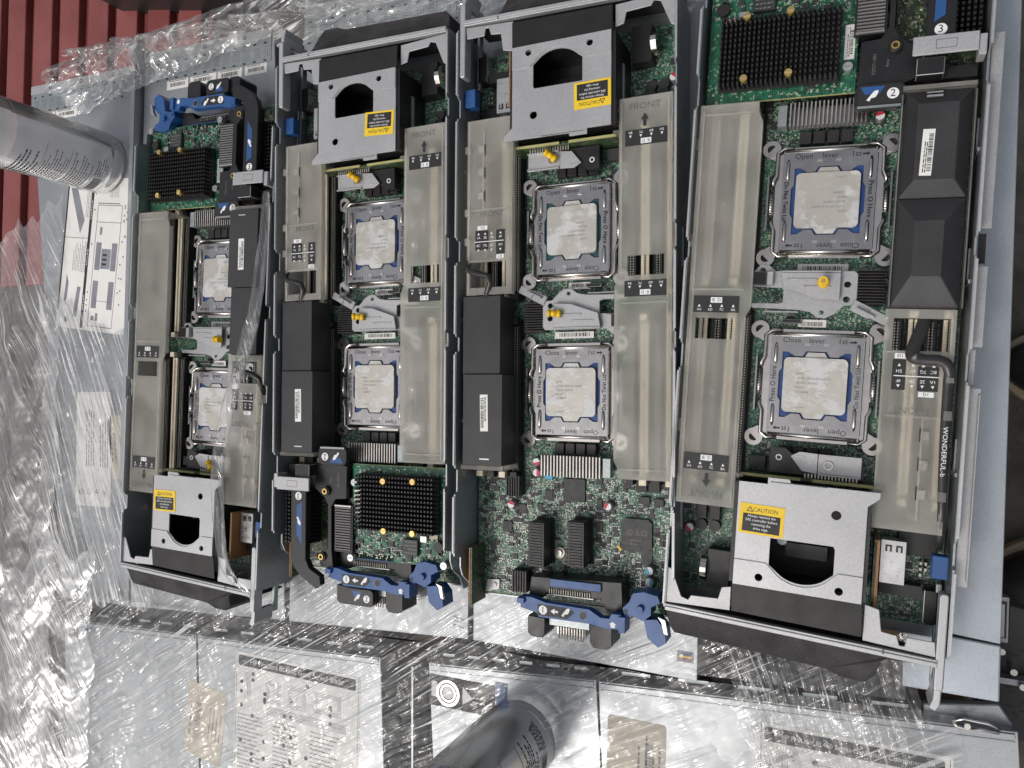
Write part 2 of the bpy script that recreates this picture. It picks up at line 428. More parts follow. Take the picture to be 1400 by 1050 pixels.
    def mesh(s, name, bevel=0, seg=1, smooth_angle=None):
        me = bpy.data.meshes.new(name)
        me.from_pydata([(a * S, b * S, c * S) for a, b, c in s.v], [], s.f)
        for nme in s.names: me.materials.append(MATS[nme])
        me.polygons.foreach_set('material_index', s.m)
        me.polygons.foreach_set('use_smooth', s.sm)
        if bevel:
            bm = bmesh.new(); bm.from_mesh(me)
            es = [e for e in bm.edges if len(e.link_faces) == 2 and e.calc_face_angle(0) > 0.6]
            bmesh.ops.bevel(bm, geom=es, offset=bevel * S, segments=seg, affect='EDGES', clamp_overlap=True, profile=0.5)
            bm.to_mesh(me); bm.free()
        me.update(); return me

CACHE = {}
def link(name, me, parent=None, loc=None, rot=None, label=None, kind=None):
    o = bpy.data.objects.new(name, me); COL.objects.link(o)
    if parent: o.parent = parent
    if loc is not None: o.location = tuple(a * S for a in loc)
    if rot is not None: o.rotation_euler = rot
    if label: o['label'] = label
    if kind: o['kind'] = kind
    return o
def put(name, key, build, parent, bevel=0, seg=1, **kw):
    """one mesh object; the same key shares its mesh with the earlier one"""
    if key not in CACHE:
        mb = MB(); build(mb); CACHE[key] = mb.mesh(name, bevel, seg)
    return link(name, CACHE[key], parent, **kw)
def thing(name, label, cat, loc=(0, 0, 0), rz=0.0, group=None):
    o = link(name, None, None, loc, (0, 0, rz), label); o['category'] = cat
    o.empty_display_size = 0.02
    if group: o['group'] = group
    return o
def tag(o, label, cat, group=None):
    o['label'] = label; o['category'] = cat
    if group: o['group'] = group
    return o
def arc(cx, cy, r, a0, a1, n=8):
    return [(cx + r * math.cos(math.radians(a0 + (a1 - a0) * i / n)), cy + r * math.sin(math.radians(a0 + (a1 - a0) * i / n))) for i in range(n + 1)]
def rrect(x0, x1, y0, y1, r, n=4):
    return arc(x1 - r, y1 - r, r, 0, 90, n) + arc(x0 + r, y1 - r, r, 90, 180, n) + arc(x0 + r, y0 + r, r, 180, 270, n) + arc(x1 - r, y0 + r, r, 270, 360, n)
def circ(x, y, r, n=16): return [(x + r * math.cos(2 * math.pi * i / n), y + r * math.sin(2 * math.pi * i / n)) for i in range(n)]
# ================================================================== open server blade (local mm: +y rear, -y drive-cage front)
def b_tray(m):
    m.mat('tray_steel')
    m.box(-91, 91, -236, 243, -9.5, -8)
    def wall(sgn, prof):
        b = len(m.v)
        for xx in (sgn * 91, sgn * 89.8):
            m.v += [(xx, y, z) for y, z in prof]
        n = len(prof)
        m.face([b + i for i in range(n)]); m.face([b + n + i for i in range(n)][::-1])
        for i in range(n):
            j = (i + 1) % n; m.face((b + i, b + j, b + n + j, b + n + i))
    # side walls with notches in the rim and a dipped rear corner
    prof = [(-236, -8), (243, -8), (243, 6), (232, 12), (222, 26), (214, 30), (206, 30), (203, 41), (152, 41), (150, 37), (132, 37), (130, 41),
            (34, 41), (33, 36), (22, 36), (21, 41), (-40, 41), (-42, 36), (-58, 36), (-59, 41), (-160, 41), (-162, 37), (-176, 37), (-178, 41), (-234, 41), (-236, 36)]
    wall(-1, prof); wall(1, prof)
    # rolled rim and embossed ribs along the walls
    m.mat('galvanised')
    for sg in (-1, 1):
        for y0, y1 in ((-232, -180), (-158, -61), (-38, 19), (36, 128), (154, 201)):
            m.box(sg * 91.3 - (0.9 if sg > 0 else 0.6), sg * 91.3 + (0.6 if sg > 0 else 0.9), y0, y1, 39, 42)
        for y in (-120, 5, 90):
            m.box(min(sg * 89.6, sg * 88.6), max(sg * 89.6, sg * 88.6), y, y + 24, 18, 21)
            m.box(min(sg * 89.6, sg * 88.6), max(sg * 89.6, sg * 88.6), y, y + 2.5, 8, 30)
    # outward ribs seen on the neighbour side
    m.mat('tray_steel')
    for y in (-60, 20, 140):
        m.box(-92, -91.05, y, y + 30, 12, 15)
        m.box(91.05, 92, y, y + 30, 12, 15)
    # rear lip
    m.mat('tray_steel'); m.box(-89, 89, 241.6, 243, -8, -2)

def smd(m, x0, x1, y0, y1, n, z, rr, avoid=()):
    for _ in range(n):
        x, y = rr.uniform(x0, x1), rr.uniform(y0, y1)
        if any(a - 1.5 < x < b + 1.5 and c - 1.5 < y < d + 1.5 for a, b, c, d in avoid): continue
        k = rr.random(); horiz = rr.random() < 0.5
        if k < 0.50:
            w, h = (1.9, 1.0) if horiz else (1.0, 1.9)
            m.mat('cap_tan').box(x - w / 2 * .5, x + w / 2 * .5, y - h / 2 * .6, y + h / 2 * .6, z, z + 0.8)
            m.mat('cap_silver')
            if horiz: m.box(x - w / 2, x - w / 4 - .02, y - h / 2, y + h / 2, z, z + 0.7).box(x + w / 4 + .02, x + w / 2, y - h / 2, y + h / 2, z, z + 0.7)
            else: m.box(x - w / 2, x + w / 2, y - h / 2, y - h / 4 - .1, z, z + 0.7).box(x - w / 2, x + w / 2, y + h / 4 + .1, y + h / 2, z, z + 0.7)
        elif k < 0.72:
            w, h = (1.6, 0.9) if horiz else (0.9, 1.6)
            m.mat('chip_black').box(x - w / 2, x + w / 2, y - h / 2, y + h / 2, z, z + 0.7)
        elif k < 0.84:
            w, h = rr.uniform(2.5, 5), rr.uniform(2.2, 5)
            m.mat('chip_black').box(x - w / 2, x + w / 2, y - h / 2, y + h / 2, z, z + 1.2)
            m.mat('cap_silver')
            q = -w / 2 + .3
            while q < w / 2 - .3:
                m.box(x + q, x + q + .35, y - h / 2 - .8, y - h / 2 - .02, z, z + .4).box(x + q, x + q + .35, y + h / 2 + .02, y + h / 2 + .8, z, z + .4); q += .9
        elif k < 0.93:
            m.mat('silk_white'); w, h = (3.2, .35) if horiz else (.35, 3.2)
            m.flat(x - w / 2, x + w / 2, y - h / 2, y + h / 2, z + 0.06)
            m.flat(x - w / 2 + 0.6, x + w / 2 + .6, y - h / 2 + 0.8, y + h / 2 + .8, z + 0.06)
        else:
            m.mat('silk_white').cyl(x, y, z, z + .1, .8, n=8)

SOCK = [(0, 66.5), (0, -66.5)]
AVOID = [(-44, 44, 24, 109), (-44, 44, -109, -24), (-89, -46, -140, 135), (44, 89, -140, 135), (-32, 30, 116, 136)]
def b_board(m):
    m.mat('board_green').box(-88.5, 88.5, -226, 240, -2, 0)
    m.mat('pcb_edge'); m.box(-88.3, 88.3, 240.02, 240.3, -1.8, -0.2)
def b_smd(m):
    rr = random.Random(3)
    smd(m, -86, 86, 112, 236, 2700, 0, rr, AVOID)
    smd(m, -86, 86, -224, 112, 2000, 0, rr, AVOID)
CHIPS = [(-.5, 147.5, 19, 19, 2), (22, 152, 7, 7, 1.6), (-22, 138, 5, 7, 1.6), (-22, 158, 5, 9, 1.6), (-22, 176, 6, 8, 1.6), (-62, 196, 8, 14, 1.6), (46, 166, 7, 8, 1.6), (-45, 141, 6, 5, 1.6),
         (-70, 226, 6, 5, 1.6), (60, 182, 9, 9, 1.6), (30, 163, 5, 5, 1.6), (-60, 152, 8, 6, 3), (-71, 153, 8, 6, 3), (52, 128, 8, 6, 3), (61, 129, 8, 6, 3)]
CHOKES = [(61, 137.5, 8, 9, 6), (70, 137.5, 8, 9, 6), (-58, 140, 9, 10, 6), (-68, 140, 9, 10, 6), (-74, -166, 8, 12, 8), (-64, -166, 8, 12, 8)] + [(-17 + i * 9.2, y, 8, 9, 8) for y in (113, -116) for i in range(4)]
def b_coin(m):
    m.mat('slot_black').box(-66, -50, -222, -193, 0, 14); m.mat('chrome')
    b = len(m.v); n = 18
    for xx in (-70.5, -66.2):
        m.v += [(xx, -208 + 10 * math.cos(2 * math.pi * i / n), 10 + 10 * math.sin(2 * math.pi * i / n)) for i in range(n)]
    m.face([b + i for i in range(n)][::-1]); m.face([b + n + i for i in range(n)])
    for i in range(n): m.face((b + i, b + (i + 1) % n, b + n + (i + 1) % n, b + n + i))
def board_parts(bd):
    for x, y, w, h, t in CHIPS: put('chip', 'chip%.1f_%.1f_%.1f' % (w, h, t), lambda m: m.mat('chip_black').box(-w / 2, w / 2, -h / 2, h / 2, .1, t), bd, loc=(x, y, 0), bevel=.25)
    for x, y, w, h, t in CHOKES: put('choke', 'choke%.1f_%.1f' % (h, t), lambda m: m.mat('anodised_black').box(-w / 2, w / 2, -h / 2, h / 2, 0, t), bd, loc=(x, y, 0), bevel=.35)
    for x in (-74, -64): put('choke', 'rchoke', lambda m: m.mat('chip_black').cyl(0, 0, 0, 5, 4.5, 4.2, 12), bd, loc=(x, -177, 0))
    put('crystal', 'crys', lambda m: m.mat('cyan_print').box(17.5, 24, 133.5, 139, 0, 5), bd, bevel=.3)
    put('coin_cell', 'coin', b_coin, bd)
    put('header', 'hd1', lambda m: m.mat('slot_black').box(60, 84, -178, -160, 0, 9), bd, bevel=.4)
    put('header', 'hd2', lambda m: m.mat('slot_black').box(78, 86, -222, -200, 0, 12).mat('cap_silver').box(77.6, 77.99, -222, -200, 0, 12.2), bd)
    for i in range(5): put('pin', 'pin', lambda m: m.mat('pin_metal').box(0, 1.4, 0, 2, 0, 8), bd, loc=(74 + (i % 2) * 3, -184 - (i // 2) * 4, 0))
    for x0, x1, y0, y1, sd in ((-17, 17, 16.5, 22, 1), (-14, 5, -24, -18.5, 2)):
        put('barcode_label', 'bb%d' % sd, lambda m: m.mat('paper_white').box(x0, x1, y0, y1, 3.0, 3.2).mat('ink_black').barcode((x0 + x1) / 2, (y0 + y1) / 2 - 0.4, 3.21, (x1 - x0) * .8, 3, 0, sd), bd)
def b_can(m, prt):
    m.mat('cap_silver').cyl(0, 0, 0, 7.5, 3.4, 3.4, 18).cyl(0, 0, 7.5, 8, 3.4, 3.0, 18)
    m.mat('ink_white').poly(circ(0, 0, 2.95, 18), 8.05)
    m.mat(prt).poly(arc(0, 0, 2.95, 20, 190, 10), 8.1)
    m.mat('chip_black').box(-3.9, 3.9, -3.9, 3.9, 0, 1)
def b_fins(m):
    m.mat('fin_metal').box(-28, 24, 119, 134, 8, 10)
    for i in range(19): m.box(-28 + i * 2.75, -28 + i * 2.75 + 1.0, 118, 135, 10, 19)
    m.mat('tray_steel').box(-36, -30, 119, 134, 8, 18)
def pinsink(m, x0, x1, y0, y1, z0, z1, nx, ny, mt='anodised_black', fr=0.52):
    m.mat(mt).box(x0, x1, y0, y1, z0, z0 + 2.5)
    dx, dy = (x1 - x0) / nx, (y1 - y0) / ny
    for i in range(nx):
        for j in range(ny):
            cx, cy = x0 + (i + .5) * dx, y0 + (j + .5) * dy
            b = len(m.v); w, h = dx * fr / 2, dy * fr / 2
            for zz, k in ((z0 + 2.5, 1.15), (z1, 0.85)):
                m.v += [(cx - w * k, cy - h * k, zz), (cx + w * k, cy - h * k, zz), (cx + w * k, cy + h * k, zz), (cx - w * k, cy + h * k, zz)]
            for q in ((4, 5, 6, 7), (0, 1, 5, 4), (1, 2, 6, 5), (2, 3, 7, 6), (3, 0, 4, 7)): m.face([b + i2 for i2 in q])
def slatsink(m, x0, x1, y0, y1, z0, z1, n, along='y', mt='anodised_black'):
    m.mat(mt).box(x0, x1, y0, y1, z0, z0 + 2)
    for i in range(n):
        if along == 'y':
            d = (x1 - x0) / n; m.box(x0 + i * d + d * .2, x0 + i * d + d * .72, y0, y1, z0 + 2, z1)
        else:
            d = (y1 - y0) / n; m.box(x0, x1, y0 + i * d + d * .2, y0 + i * d + d * .72, z0 + 2, z1)
# ---- processor socket (local to socket centre; text reads as on the rear one)
def b_sockframe(m):
    m.mat('chrome')
    for sx in (-1, 1):
        for sy in (-1, 1):
            m.ring(sx * 40, sy * 40, 2.5, 5, 6.5, 3.2)
            m.mat('slot_black').poly(circ(sx * 40, sy * 40, 3.1, 12), 2.6); m.mat('chrome')
            d = [(sx * 44.5, sy * 35.5), (sx * 34.5, sy * 30), (sx * 31, sy * 34.5), (sx * 35.5, sy * 44.5)]
            m.prism(d, 2.4, 4.6)
    for sx in (-1, 1): m.box(sx * 34 - 2.2, sx * 34 + 2.2, -35, 35, 2.2, 4.2)
    for sy in (-1, 1): m.box(-31, 31, sy * 38 - 2.5, sy * 38 + 2.5, 2.1, 4.4)
    for sx in (-1, 1):
        m.mat('plate_chrome').box(sx * 41 - .6, sx * 41 + .6, -20, 20, 1, 6)
        m.mat('chrome').tube([(sx * 38.3, -9, 6), (sx * 38.3, 9, 6)], 1.9)
        for k in range(-4, 5): m.mat('pin_black').box(sx * 38.3 - 1.0, sx * 38.3 + 1.0, k * 2 - .25, k * 2 + .25, 7.5, 7.95)
def b_load(m):
    win = [(-22.8, -23.9), (-19, -23.9), (-14.5, -20.9), (-9, -20.9), (-6.8, -24.6), (6.8, -24.6), (9, -20.9), (14.5, -20.9), (19, -23.9), (22.8, -23.9)]
    win = win + [(22.8, -12), (24.6, -9), (24.6, 9), (22.8, 12)] + [(-x, -y) for x, y in win] + [(-22.8, 12), (-24.6, 9), (-24.6, -9), (-22.8, -12)]
    outer = [(-31, -36.5), (31, -36.5), (31, 36.5), (-31, 36.5)]
    m.mat('plate_chrome').prism(outer, 8.4, 9.6, [win])
    m.mat('chrome')
    for sy in (-1, 1):
        m.tube([(-30, sy * 36.6, 9.3), (30, sy * 36.6, 9.3)], 1.5)
        m.box(-8, -4.5, sy * 29.3 - .9, sy * 29.3 + .9, 9.5, 10.2).box(4.5, 8, sy * 29.3 - .9, sy * 29.3 + .9, 9.5, 10.2)
    for sx in (-1, 1):
        m.tube([(sx * 27.4, -30, 9), (sx * 27.4, -27, 10.2), (sx * 27.4, -17, 10.2), (sx * 27.4, -15, 9)], lambda t: 1.5 - abs(t - .5))
        m.tube([(sx * 27.4, 30, 9), (sx * 27.4, 27, 10.2), (sx * 27.4, 17, 10.2), (sx * 27.4, 15, 9)], lambda t: 1.5 - abs(t - .5))
        m.box(sx * 30.6 - .7, sx * 30.6 + .7, -34, 34, 5, 9.2)
    m.mat('ink_black')
    for s, x, w in (('Open', -17, 1), ('lever', 0.5, 1), ('1st', 17.5, 1)): m.text(s, x, 32.3, 9.75, 5.4)
    for s, x in (('Close', 17, ), ('lever', 0), ('1st', -17)): m.text(s, x, -32.3, 9.75, 5.4, math.pi)
    m.prism([(21.5, 31.4), (24.5, 31.4), (24.5, 30.6), (26.5, 32), (24.5, 33.4), (24.5, 32.6), (21.5, 32.6)], 9.7, 9.76)
    m.prism([(-21.5, -31.4), (-24.5, -31.4), (-24.5, -30.6), (-26.5, -32), (-24.5, -33.4), (-24.5, -32.6), (-21.5, -32.6)], 9.7, 9.76)
    m.text('Press O Here', 28.1, 0, 10.3, 4.9, -math.pi / 2, .95)
    m.text('Do Not Twist Lid', -28.1, 0, 10.3, 4.6, -math.pi / 2, .86)
def lever_pts(sx):
    return [(sx * 24, 39.5, 7), (sx * 31, 39.5, 7.2), (sx * 35.4, 36, 7.5), (sx * 35.4, 20, 7.5), (sx * 37.5, 15.5, 7.5), (sx * 37.5, 12, 6.4)]
def b_lever(m, sx, sy):
    m.mat('chrome').tube([(x, y * sy, z) for x, y, z in lever_pts(sx)], 1.35)
def b_carrier(m, mt):
    m.mat(mt).prism(rrect(-25, 25, -26, 26, 2), 5, 7.8, [rrect(-20.3, 20.3, -19.5, 19.5, 2)])
    m.prism([(-24, 25), (-14, 25), (-17, 21.3), (-22, 17.5), (-24, 14)], 7.8, 8.3); m.prism([(24, 25), (14, 25), (17, 21.3), (22, 17.5), (24, 14)], 7.8, 8.3)
    m.prism([(-24, -25), (-14, -25), (-17, -21.3), (-22, -17.5), (-24, -14)], 7.8, 8.3); m.prism([(24, -25), (14, -25), (17, -21.3), (22, -17.5), (24, -14)], 7.8, 8.3)
def b_cpu(m):
    m.mat('board_green').box(-21.8, 21.8, -21.5, 21.5, 5, 7.2)
    m.mat('heat_spreader').prism(rrect(-21.3, 21.3, -19.8, 19.8, 3.5), 7.2, 11.8)
    m.prism([(-8, -19.7), (-5.5, -23.7), (5.5, -23.7), (8, -19.7)], 7.2, 10.2); m.prism([(-8, 19.7), (-5.5, 23.7), (5.5, 23.7), (8, 19.7)], 7.2, 10.2)
def b_cpu_text(m):
    m.mat('ink_grey')
    pi = math.pi
    for i, (t, w) in enumerate((('INTEL', .9), ('INTEL XEON E5-2650V2', 1), ('SR1A8 2.60GHZ', 1), ('MALAY', 1), ('L323B444', 1))):
        m.text(t, 13 - len(t) * .62, -8.2 + i * 3.3, 11.85, 2.35, pi, .9)
    m.text('L3230C4', 9, 16, 11.85, 1.8, pi)

def b_slot(m, cream):
    m.mat('slot_black').box(-4.9, 4.9, -66, 66, .1, 1)
    # one memory slot 6.4 mm wide centred on x=0, y from -66 to 66
    m.mat('slot_black').box(-3.6, 3.6, -62, 62, 0, 6)
    if cream:
        m.mat('cream').box(-3.1, -.5, -61, 61, 6, 8.5).box(.5, 3.1, -61, 61, 6, 8.5)
        for y0 in (-67, 62.2): m.box(-2.8, 2.8, y0, y0 + 4.8, 0, 13)
    else:
        m.box(-3.1, -.5, -61, 61, 6, 8.5).box(.5, 3.1, -61, 61, 6, 8.5)
        for y0 in (-67, 62.2): m.box(-2.8, 2.8, y0, y0 + 4.8, 0, 13)
    m.mat('pin_metal')
    for i in range(60): m.box(-1.4, -.6, -60 + i * 2, -59.1 + i * 2, 8.5, 8.65).box(.6, 1.4, -60 + i * 2, -59.1 + i * 2, 8.5, 8.65)

def table(m, x, y, z, flip=1):
    m.mat('ink_black').flat(x - 15, x + 15, y - 6, y + 6, z)
    m.mat('ink_white')
    for i in range(3):
        m.prism([(x - 11 + i * 9, y - 3.4), (x - 9 + i * 9, y - 3.4), (x - 10 + i * 9, y - 1)], z + .05, z + .1)
        m.text('ABC'[i], x - 10 + i * 9, y - 4.6, z + .1, 2.2)
    m.box(x - 4, x + 4, y + .6, y + 4.4, z + .03, z + .06); m.mat('ink_black').text('DIMM', x, y + 2.5, z + .1, 2.6)
def b_baffle_full(m):
    # full length clear cover over the memory slots on the -x side
    x0, x1, y0, y1, zt = -88, -47, -157, 132, 37
    m.mat('frosted_plastic')
    m.prism([(x0, y0), (x1, y0), (x1, -20), (x1 + 3, -14), (x1 + 3, 118), (x1, 124), (x1, y1), (x0, y1)], zt - 1.3, zt,
            [[(-82, -37), (-54, -37), (-54, -22), (-82, -22)]])
    m.box(x0, x0 + 1.2, y0, y1, 6, zt - 1.35); m.box(x1 - 1.2, x1, y0 + 1.3, -21, 32, zt - 1.35); m.box(x1 + 1.8, x1 + 3, -13, 117, 32, zt - 1.35)
    m.box(x0 + 1.3, x1 - 1.3, y0, y0 + 1.2, 8, zt - 1.35); m.box(x0 + 1.3, x1 - 1.3, y1 - 1.2, y1, 8, zt - 1.35)
    # raised inner panel, ledge and small tabs
    m.box(x0 + 2.2, x0 + 3.6, y0 + 4, y1 - 4, zt + .02, zt + .9); m.box(x1 - 2.6, x1 - 1.4, y0 + 4, -24, zt + .02, zt + .9)
    m.box(x0 + 3.8, x1 - 3, -2, -.6, zt + .02, zt + .9); m.box(x0 + 3.8, x1 - 3, y1 - 8, y1 - 6.8, zt + .02, zt + .8)
    for y in (-150, -142, -134): m.box(x1, x1 + 5, y, y + 2.2, 26, zt - 1)
    for y in (-105, 30, 100): m.box(x0 - 2.2, x0, y, y + 9, 30, zt - .5)
    m.cyl(-67, 60, zt, zt + .8, 1.2, n=10).cyl(-67, -75, zt, zt + .8, 1.2, n=10)
def b_baffle_print(m, y):
    z = 37.15
    m.mat('ink_black').flat(-84, -52, y - 6, y + 6, z)
    m.mat('ink_white')
    for i in range(4):
        m.poly([(-80 + i * 8 - 1, y - 2), (-80 + i * 8 + 1, y - 2), (-80 + i * 8, y + 0)], z + .08)
        m.text(('5H', '6D', '7C', '8A')[i], -80 + i * 8, y - 4, z + .08, 2.6)
    m.flat(-72, -64, y + 1, y + 5, z + .08); m.mat('ink_black').text('B', -70, y + 3, z + .14, 3.4).text('D', -66, y + 3, z + .14, 3.4)
def b_front_mark(m):
    z = 37.15
    m.mat('ink_grey').text('FRONT', -67, -149, z + .9, 7, math.pi, 1.05)
    m.mat('ink_black').poly([(-68.2, -134), (-65.8, -134), (-65.8, -139), (-64, -139), (-67, -144), (-70, -139), (-68.2, -139)], z + .08)
def b_baffle_half(m):
    x0, x1, y0, y1, zt = 42, 83, -158, -13, 37
    m.mat('frosted_plastic')
    m.prism([(x0, y0), (x1, y0), (x1, y1), (x0, y1)], zt - 1.3, zt, [[(47, -40), (80, -40), (80, -19), (47, -19)]])
    m.box(x1 - 1.2, x1, y0, y1, 6, zt - 1.35); m.box(x0, x0 + 1.2, y0, y1, 31, zt - 1.35)
    m.box(x0 + 1.3, x1 - 1.3, y0, y0 + 1.2, 8, zt - 1.35)
    m.box(x0 + 2, x1 - 2, -41.8, -40.6, zt + .02, zt + .9); m.box(x1 - 16, x1 - 14.6, -150, -84, zt + .02, zt + 1.1)
    m.box(x0 + 3, x1 - 3, -84, -82.6, zt + .02, zt + .8); m.box(x1 - 3, x1 - 1.8, y0 + 3, y1 - 3, zt + .02, zt + 1.2)
    for y in (-98, -117, -136): m.box(67, 72, y, y + 6, zt + .02, zt + 2.2)
    for y in (-60, -84, -136): m.box(79, 83.5, y, y + 6, zt + .02, zt + 3)
    m.mat('slot_black')
    for y in (-98, -117, -136): m.box(66.2, 66.95, y - 1, y + 8, zt + .02, zt + .5)
def b_half_print(m):
    z = 37.15
    m.mat('ink_black').flat(48, 56, -66, -46, z).flat(63, 75, -66, -50, z)
    m.mat('ink_white').flat(49, 55.6, -45.5, -42, z)
    m.mat('ink_black').text('D1', 52.3, -43.8, z + .1, 3)
    m.mat('ink_white')
    m.flat(49, 76, -57.1, -56.5, z + .1)
    for x, t1, t2 in ((52, '5H', '4F'), (60, '6D', '3B'), (66, '7G', '2E'), (72, '8C', '1A')):
        m.text(t1, x, -53.5, z + .1, 3.0, math.pi); m.text(t2, x, -60, z + .1, 3.0, math.pi)
        m.poly([(x - 1, -50.5), (x + 1, -50.5), (x, -48.6)], z + .1); m.poly([(x - 1, -62.5), (x + 1, -62.5), (x, -64.4)], z + .1)
    m.flat(64, 73, -70, -66.6, z); m.mat('ink_black').text('D1', 68.5, -68.3, z + .1, 3)
    m.mat('ink_grey').text('FRONT', 60, -79, z + .1, 6.5, math.pi)
def b_block_plain(m):
    m.mat('grey_black_plastic').box(52, 86, -12, 52, 8, 36.5).box(49, 84.5, 52.5, 127, 8, 38.5)
    m.mat('frosted_plastic').box(48, 87, 127.3, 131, 8, 37)
    m.mat('grey_black_plastic').box(56, 59, -17, -12.2, 20, 34).box(76, 79, -17, -12.2, 20, 34)
    m.mat('cap_silver').box(60, 69, 121, 122.5, 38.55, 38.9)
def b_block_facet(m):
    # faceted black air duct: two long hipped halves that meet at a waist
    m.mat('grey_black_plastic')
    def hip(x0, x1, y0, y1, ix0, ix1, iy0, iy1, zo, zi):
        b = len(m.v)
        m.v += [(x0, y0, zo), (x1, y0, zo), (x1, y1, zo), (x0, y1, zo), (ix0, iy0, zi), (ix1, iy0, zi), (ix1, iy1, zi), (ix0, iy1, zi),
                (x0, y0, 8), (x1, y0, 8), (x1, y1, 8), (x0, y1, 8)]
        for i, q in enumerate(((4, 5, 6, 7), (0, 1, 5, 4), (2, 3, 7, 6), (1, 2, 6, 5), (3, 0, 4, 7), (8, 9, 1, 0), (9, 10, 2, 1), (10, 11, 3, 2), (11, 8, 0, 3))):
            m.mat('facet_plastic' if i in (3, 4) else 'grey_black_plastic'); m.face([b + k for k in q])
    hip(45, 84, 60, 130, 53, 76, 70, 120, 33, 40)
    hip(44, 84, -12, 59.8, 55, 72, 8, 44, 33, 40)
    m.mat('frosted_plastic').box(43, 86, 130.3, 134, 10, 36).box(42.6, 44.2, -12, 129, 30, 35).box(84.8, 86.4, -12, 129, 30, 35)
    m.mat('cap_silver').box(57, 67, 124, 126, 37.5, 38.6).box(57, 67, 127, 128.6, 36.4, 37.2)
def b_barlabel(m):
    m.mat('paper_white').box(-3.5, 3.5, -15, 15, 0, .25)
    m.mat('ink_black').barcode(1.6, 0, .26, 24, 2.6, math.pi / 2, 5)
    m.lines(-1.6, 0, .26, 26, 2, 1.2, .6, math.pi / 2, 3)
def b_ribbon_long(m):
    m.mat('ribbon_black')
    path = [(65.5, -14, 33, 7), (64, -24, 37, 8), (60, -36, 41, 8), (59, -44, 43, 8), (66, -46, 43, 7), (76, -46.5, 43, 7), (80.5, -52, 41, 7), (80.5, -62, 39.5, 6.2), (80.5, -90, 39, 5.6), (81, -120, 39, 5.2), (82, -145, 38, 5), (82.5, -164, 30, 5), (83, -172, 14, 5)]
    m.smooth = True
    pts = [Vector(p[:3]) for p in path]
    def pos(t):
        k = t * (len(path) - 1); i = min(int(k), len(path) - 2); q = k - i
        a, b, c, d = pts[max(i - 1, 0)], pts[i], pts[i + 1], pts[min(i + 2, len(path) - 1)]
        p = 0.5 * ((2 * b) + (c - a) * q + (2 * a - 5 * b + 4 * c - d) * q * q + (3 * b - a - 3 * c + d) * q ** 3)
        return p, path[i][3] * (1 - q) + path[i + 1][3] * q
    b0 = len(m.v); n = 70
    for i in range(n + 1):
        p, w = pos(i / n); p2, _ = pos(min(1, i / n + .01)); p1, _ = pos(max(0, i / n - .01))
        d = (p2 - p1).normalized(); sdir = d.cross(Vector((0, 0, 1)))
        if sdir.length < .1: sdir = Vector((1, 0, 0))
        sdir.normalize()
        for o in (-1, 1):
            for zz in (0, -.5): m.v.append(tuple(p + sdir * o * w / 2 + Vector((0, 0, zz))))
    for i in range(n):
        a = b0 + i * 4; e = a + 4
        m.face((a, e, e + 2, a + 2)); m.face((a + 1, a + 3, e + 3, e + 1)); m.face((a, a + 1, e + 1, e)); m.face((a + 2, e + 2, e + 3, a + 3))
    m.smooth = False
    m.mat('ink_white').text('WONDERFUL-b', 80.6, -104, 39.6, 4.0, -math.pi / 2, 1.15)
def b_ribbon_short(m):
    m.mat('ribbon_black').tube([(66, -10, 34), (64, -16, 36), (60, -22, 39), (62, -28, 40), (76, -31, 40), (82, -35, 38), (83, -50, 30)], 2.6, 8)
def b_bracket(m):
    z0 = 12
    m.mat('galvanised')
    out = [(-46, 15), (-42, 20), (-36, 20), (-31, 15.5), (22, 15.5), (24, 13), (24, -8.5), (16, -9), (10, -15), (5, -18), (-1, -18), (-6, -14), (-14, -12.5), (-46, -11.5), (-47, -8), (-28, -8), (-25, -7), (-25, 3), (-46, 4)]
    m.prism(out, z0, z0 + 1.4, [circ(-40, 16, 2, 10), circ(17.5, 6, 2.2, 10), circ(17.3, -4.5, 2.2, 10), circ(1.5, -14, 1.6, 10)])
    m.box(-27, 13, 13.8, 15.2, z0 + 1.4, z0 + 6)                     # folded upright
    m.prism([(-27, 13.6), (13, 13.6), (13, -6), (-2, -5), (-25, 3)], z0 + 4.6, z0 + 6)
    m.mat('cap_silver').box(-22, -2, 8.2, 9.6, z0 + 6.02, z0 + 6.8).box(-11, 7, 3.0, 4.4, z0 + 6.02, z0 + 6.8)
    m.mat('film_black').box(-48, -36.5, 4.4, 14.5, z0 + 1.6, z0 + 5)
    m.mat('galvanised').box(-36.3, -32, 4.6, 14.5, z0 + 1.6, z0 + 6.2)
    m.mat('black_plastic').box(-25, -12, -22, -19, 3, 9)
    m.mat('galvanised').box(-38, -14, -14.4, -13.2, 4, z0)
def b_bracket_lever(m):
    m.mat('galvanised')
    a = math.radians(-27)
    m.cbox(27.5, -11.5, 13.6, 14, 8, 1.2, a); m.cbox(38, -16.5, 14.9, 13, 6.5, 1.2, a); m.cbox(30, -14, 14.85, 14, 1.2, 4, a)
def b_knob(m):
    m.mat('yellow_plastic').cyl(0, 0, 0, 3, 4.2, 3.6, 14).cyl(0, 0, 3, 8, 2.9, 2.6, 14).cyl(0, 0, 8, 9.4, 3.4, 3.2, 14)
    m.mat('brass').cyl(0, 0, 9.4, 9.8, 1.7, 1.5, 10)
def b_knob_lying(m):
    m.mat('yellow_plastic').tube([(0, 0, 0), (2.6, -1.4, 1.2)], 3.3, 12).tube([(2.6, -1.4, 1.2), (7, -3.6, 3)], 2.5, 12).tube([(7, -3.6, 3), (9, -4.6, 3.8)], 3.1, 12)
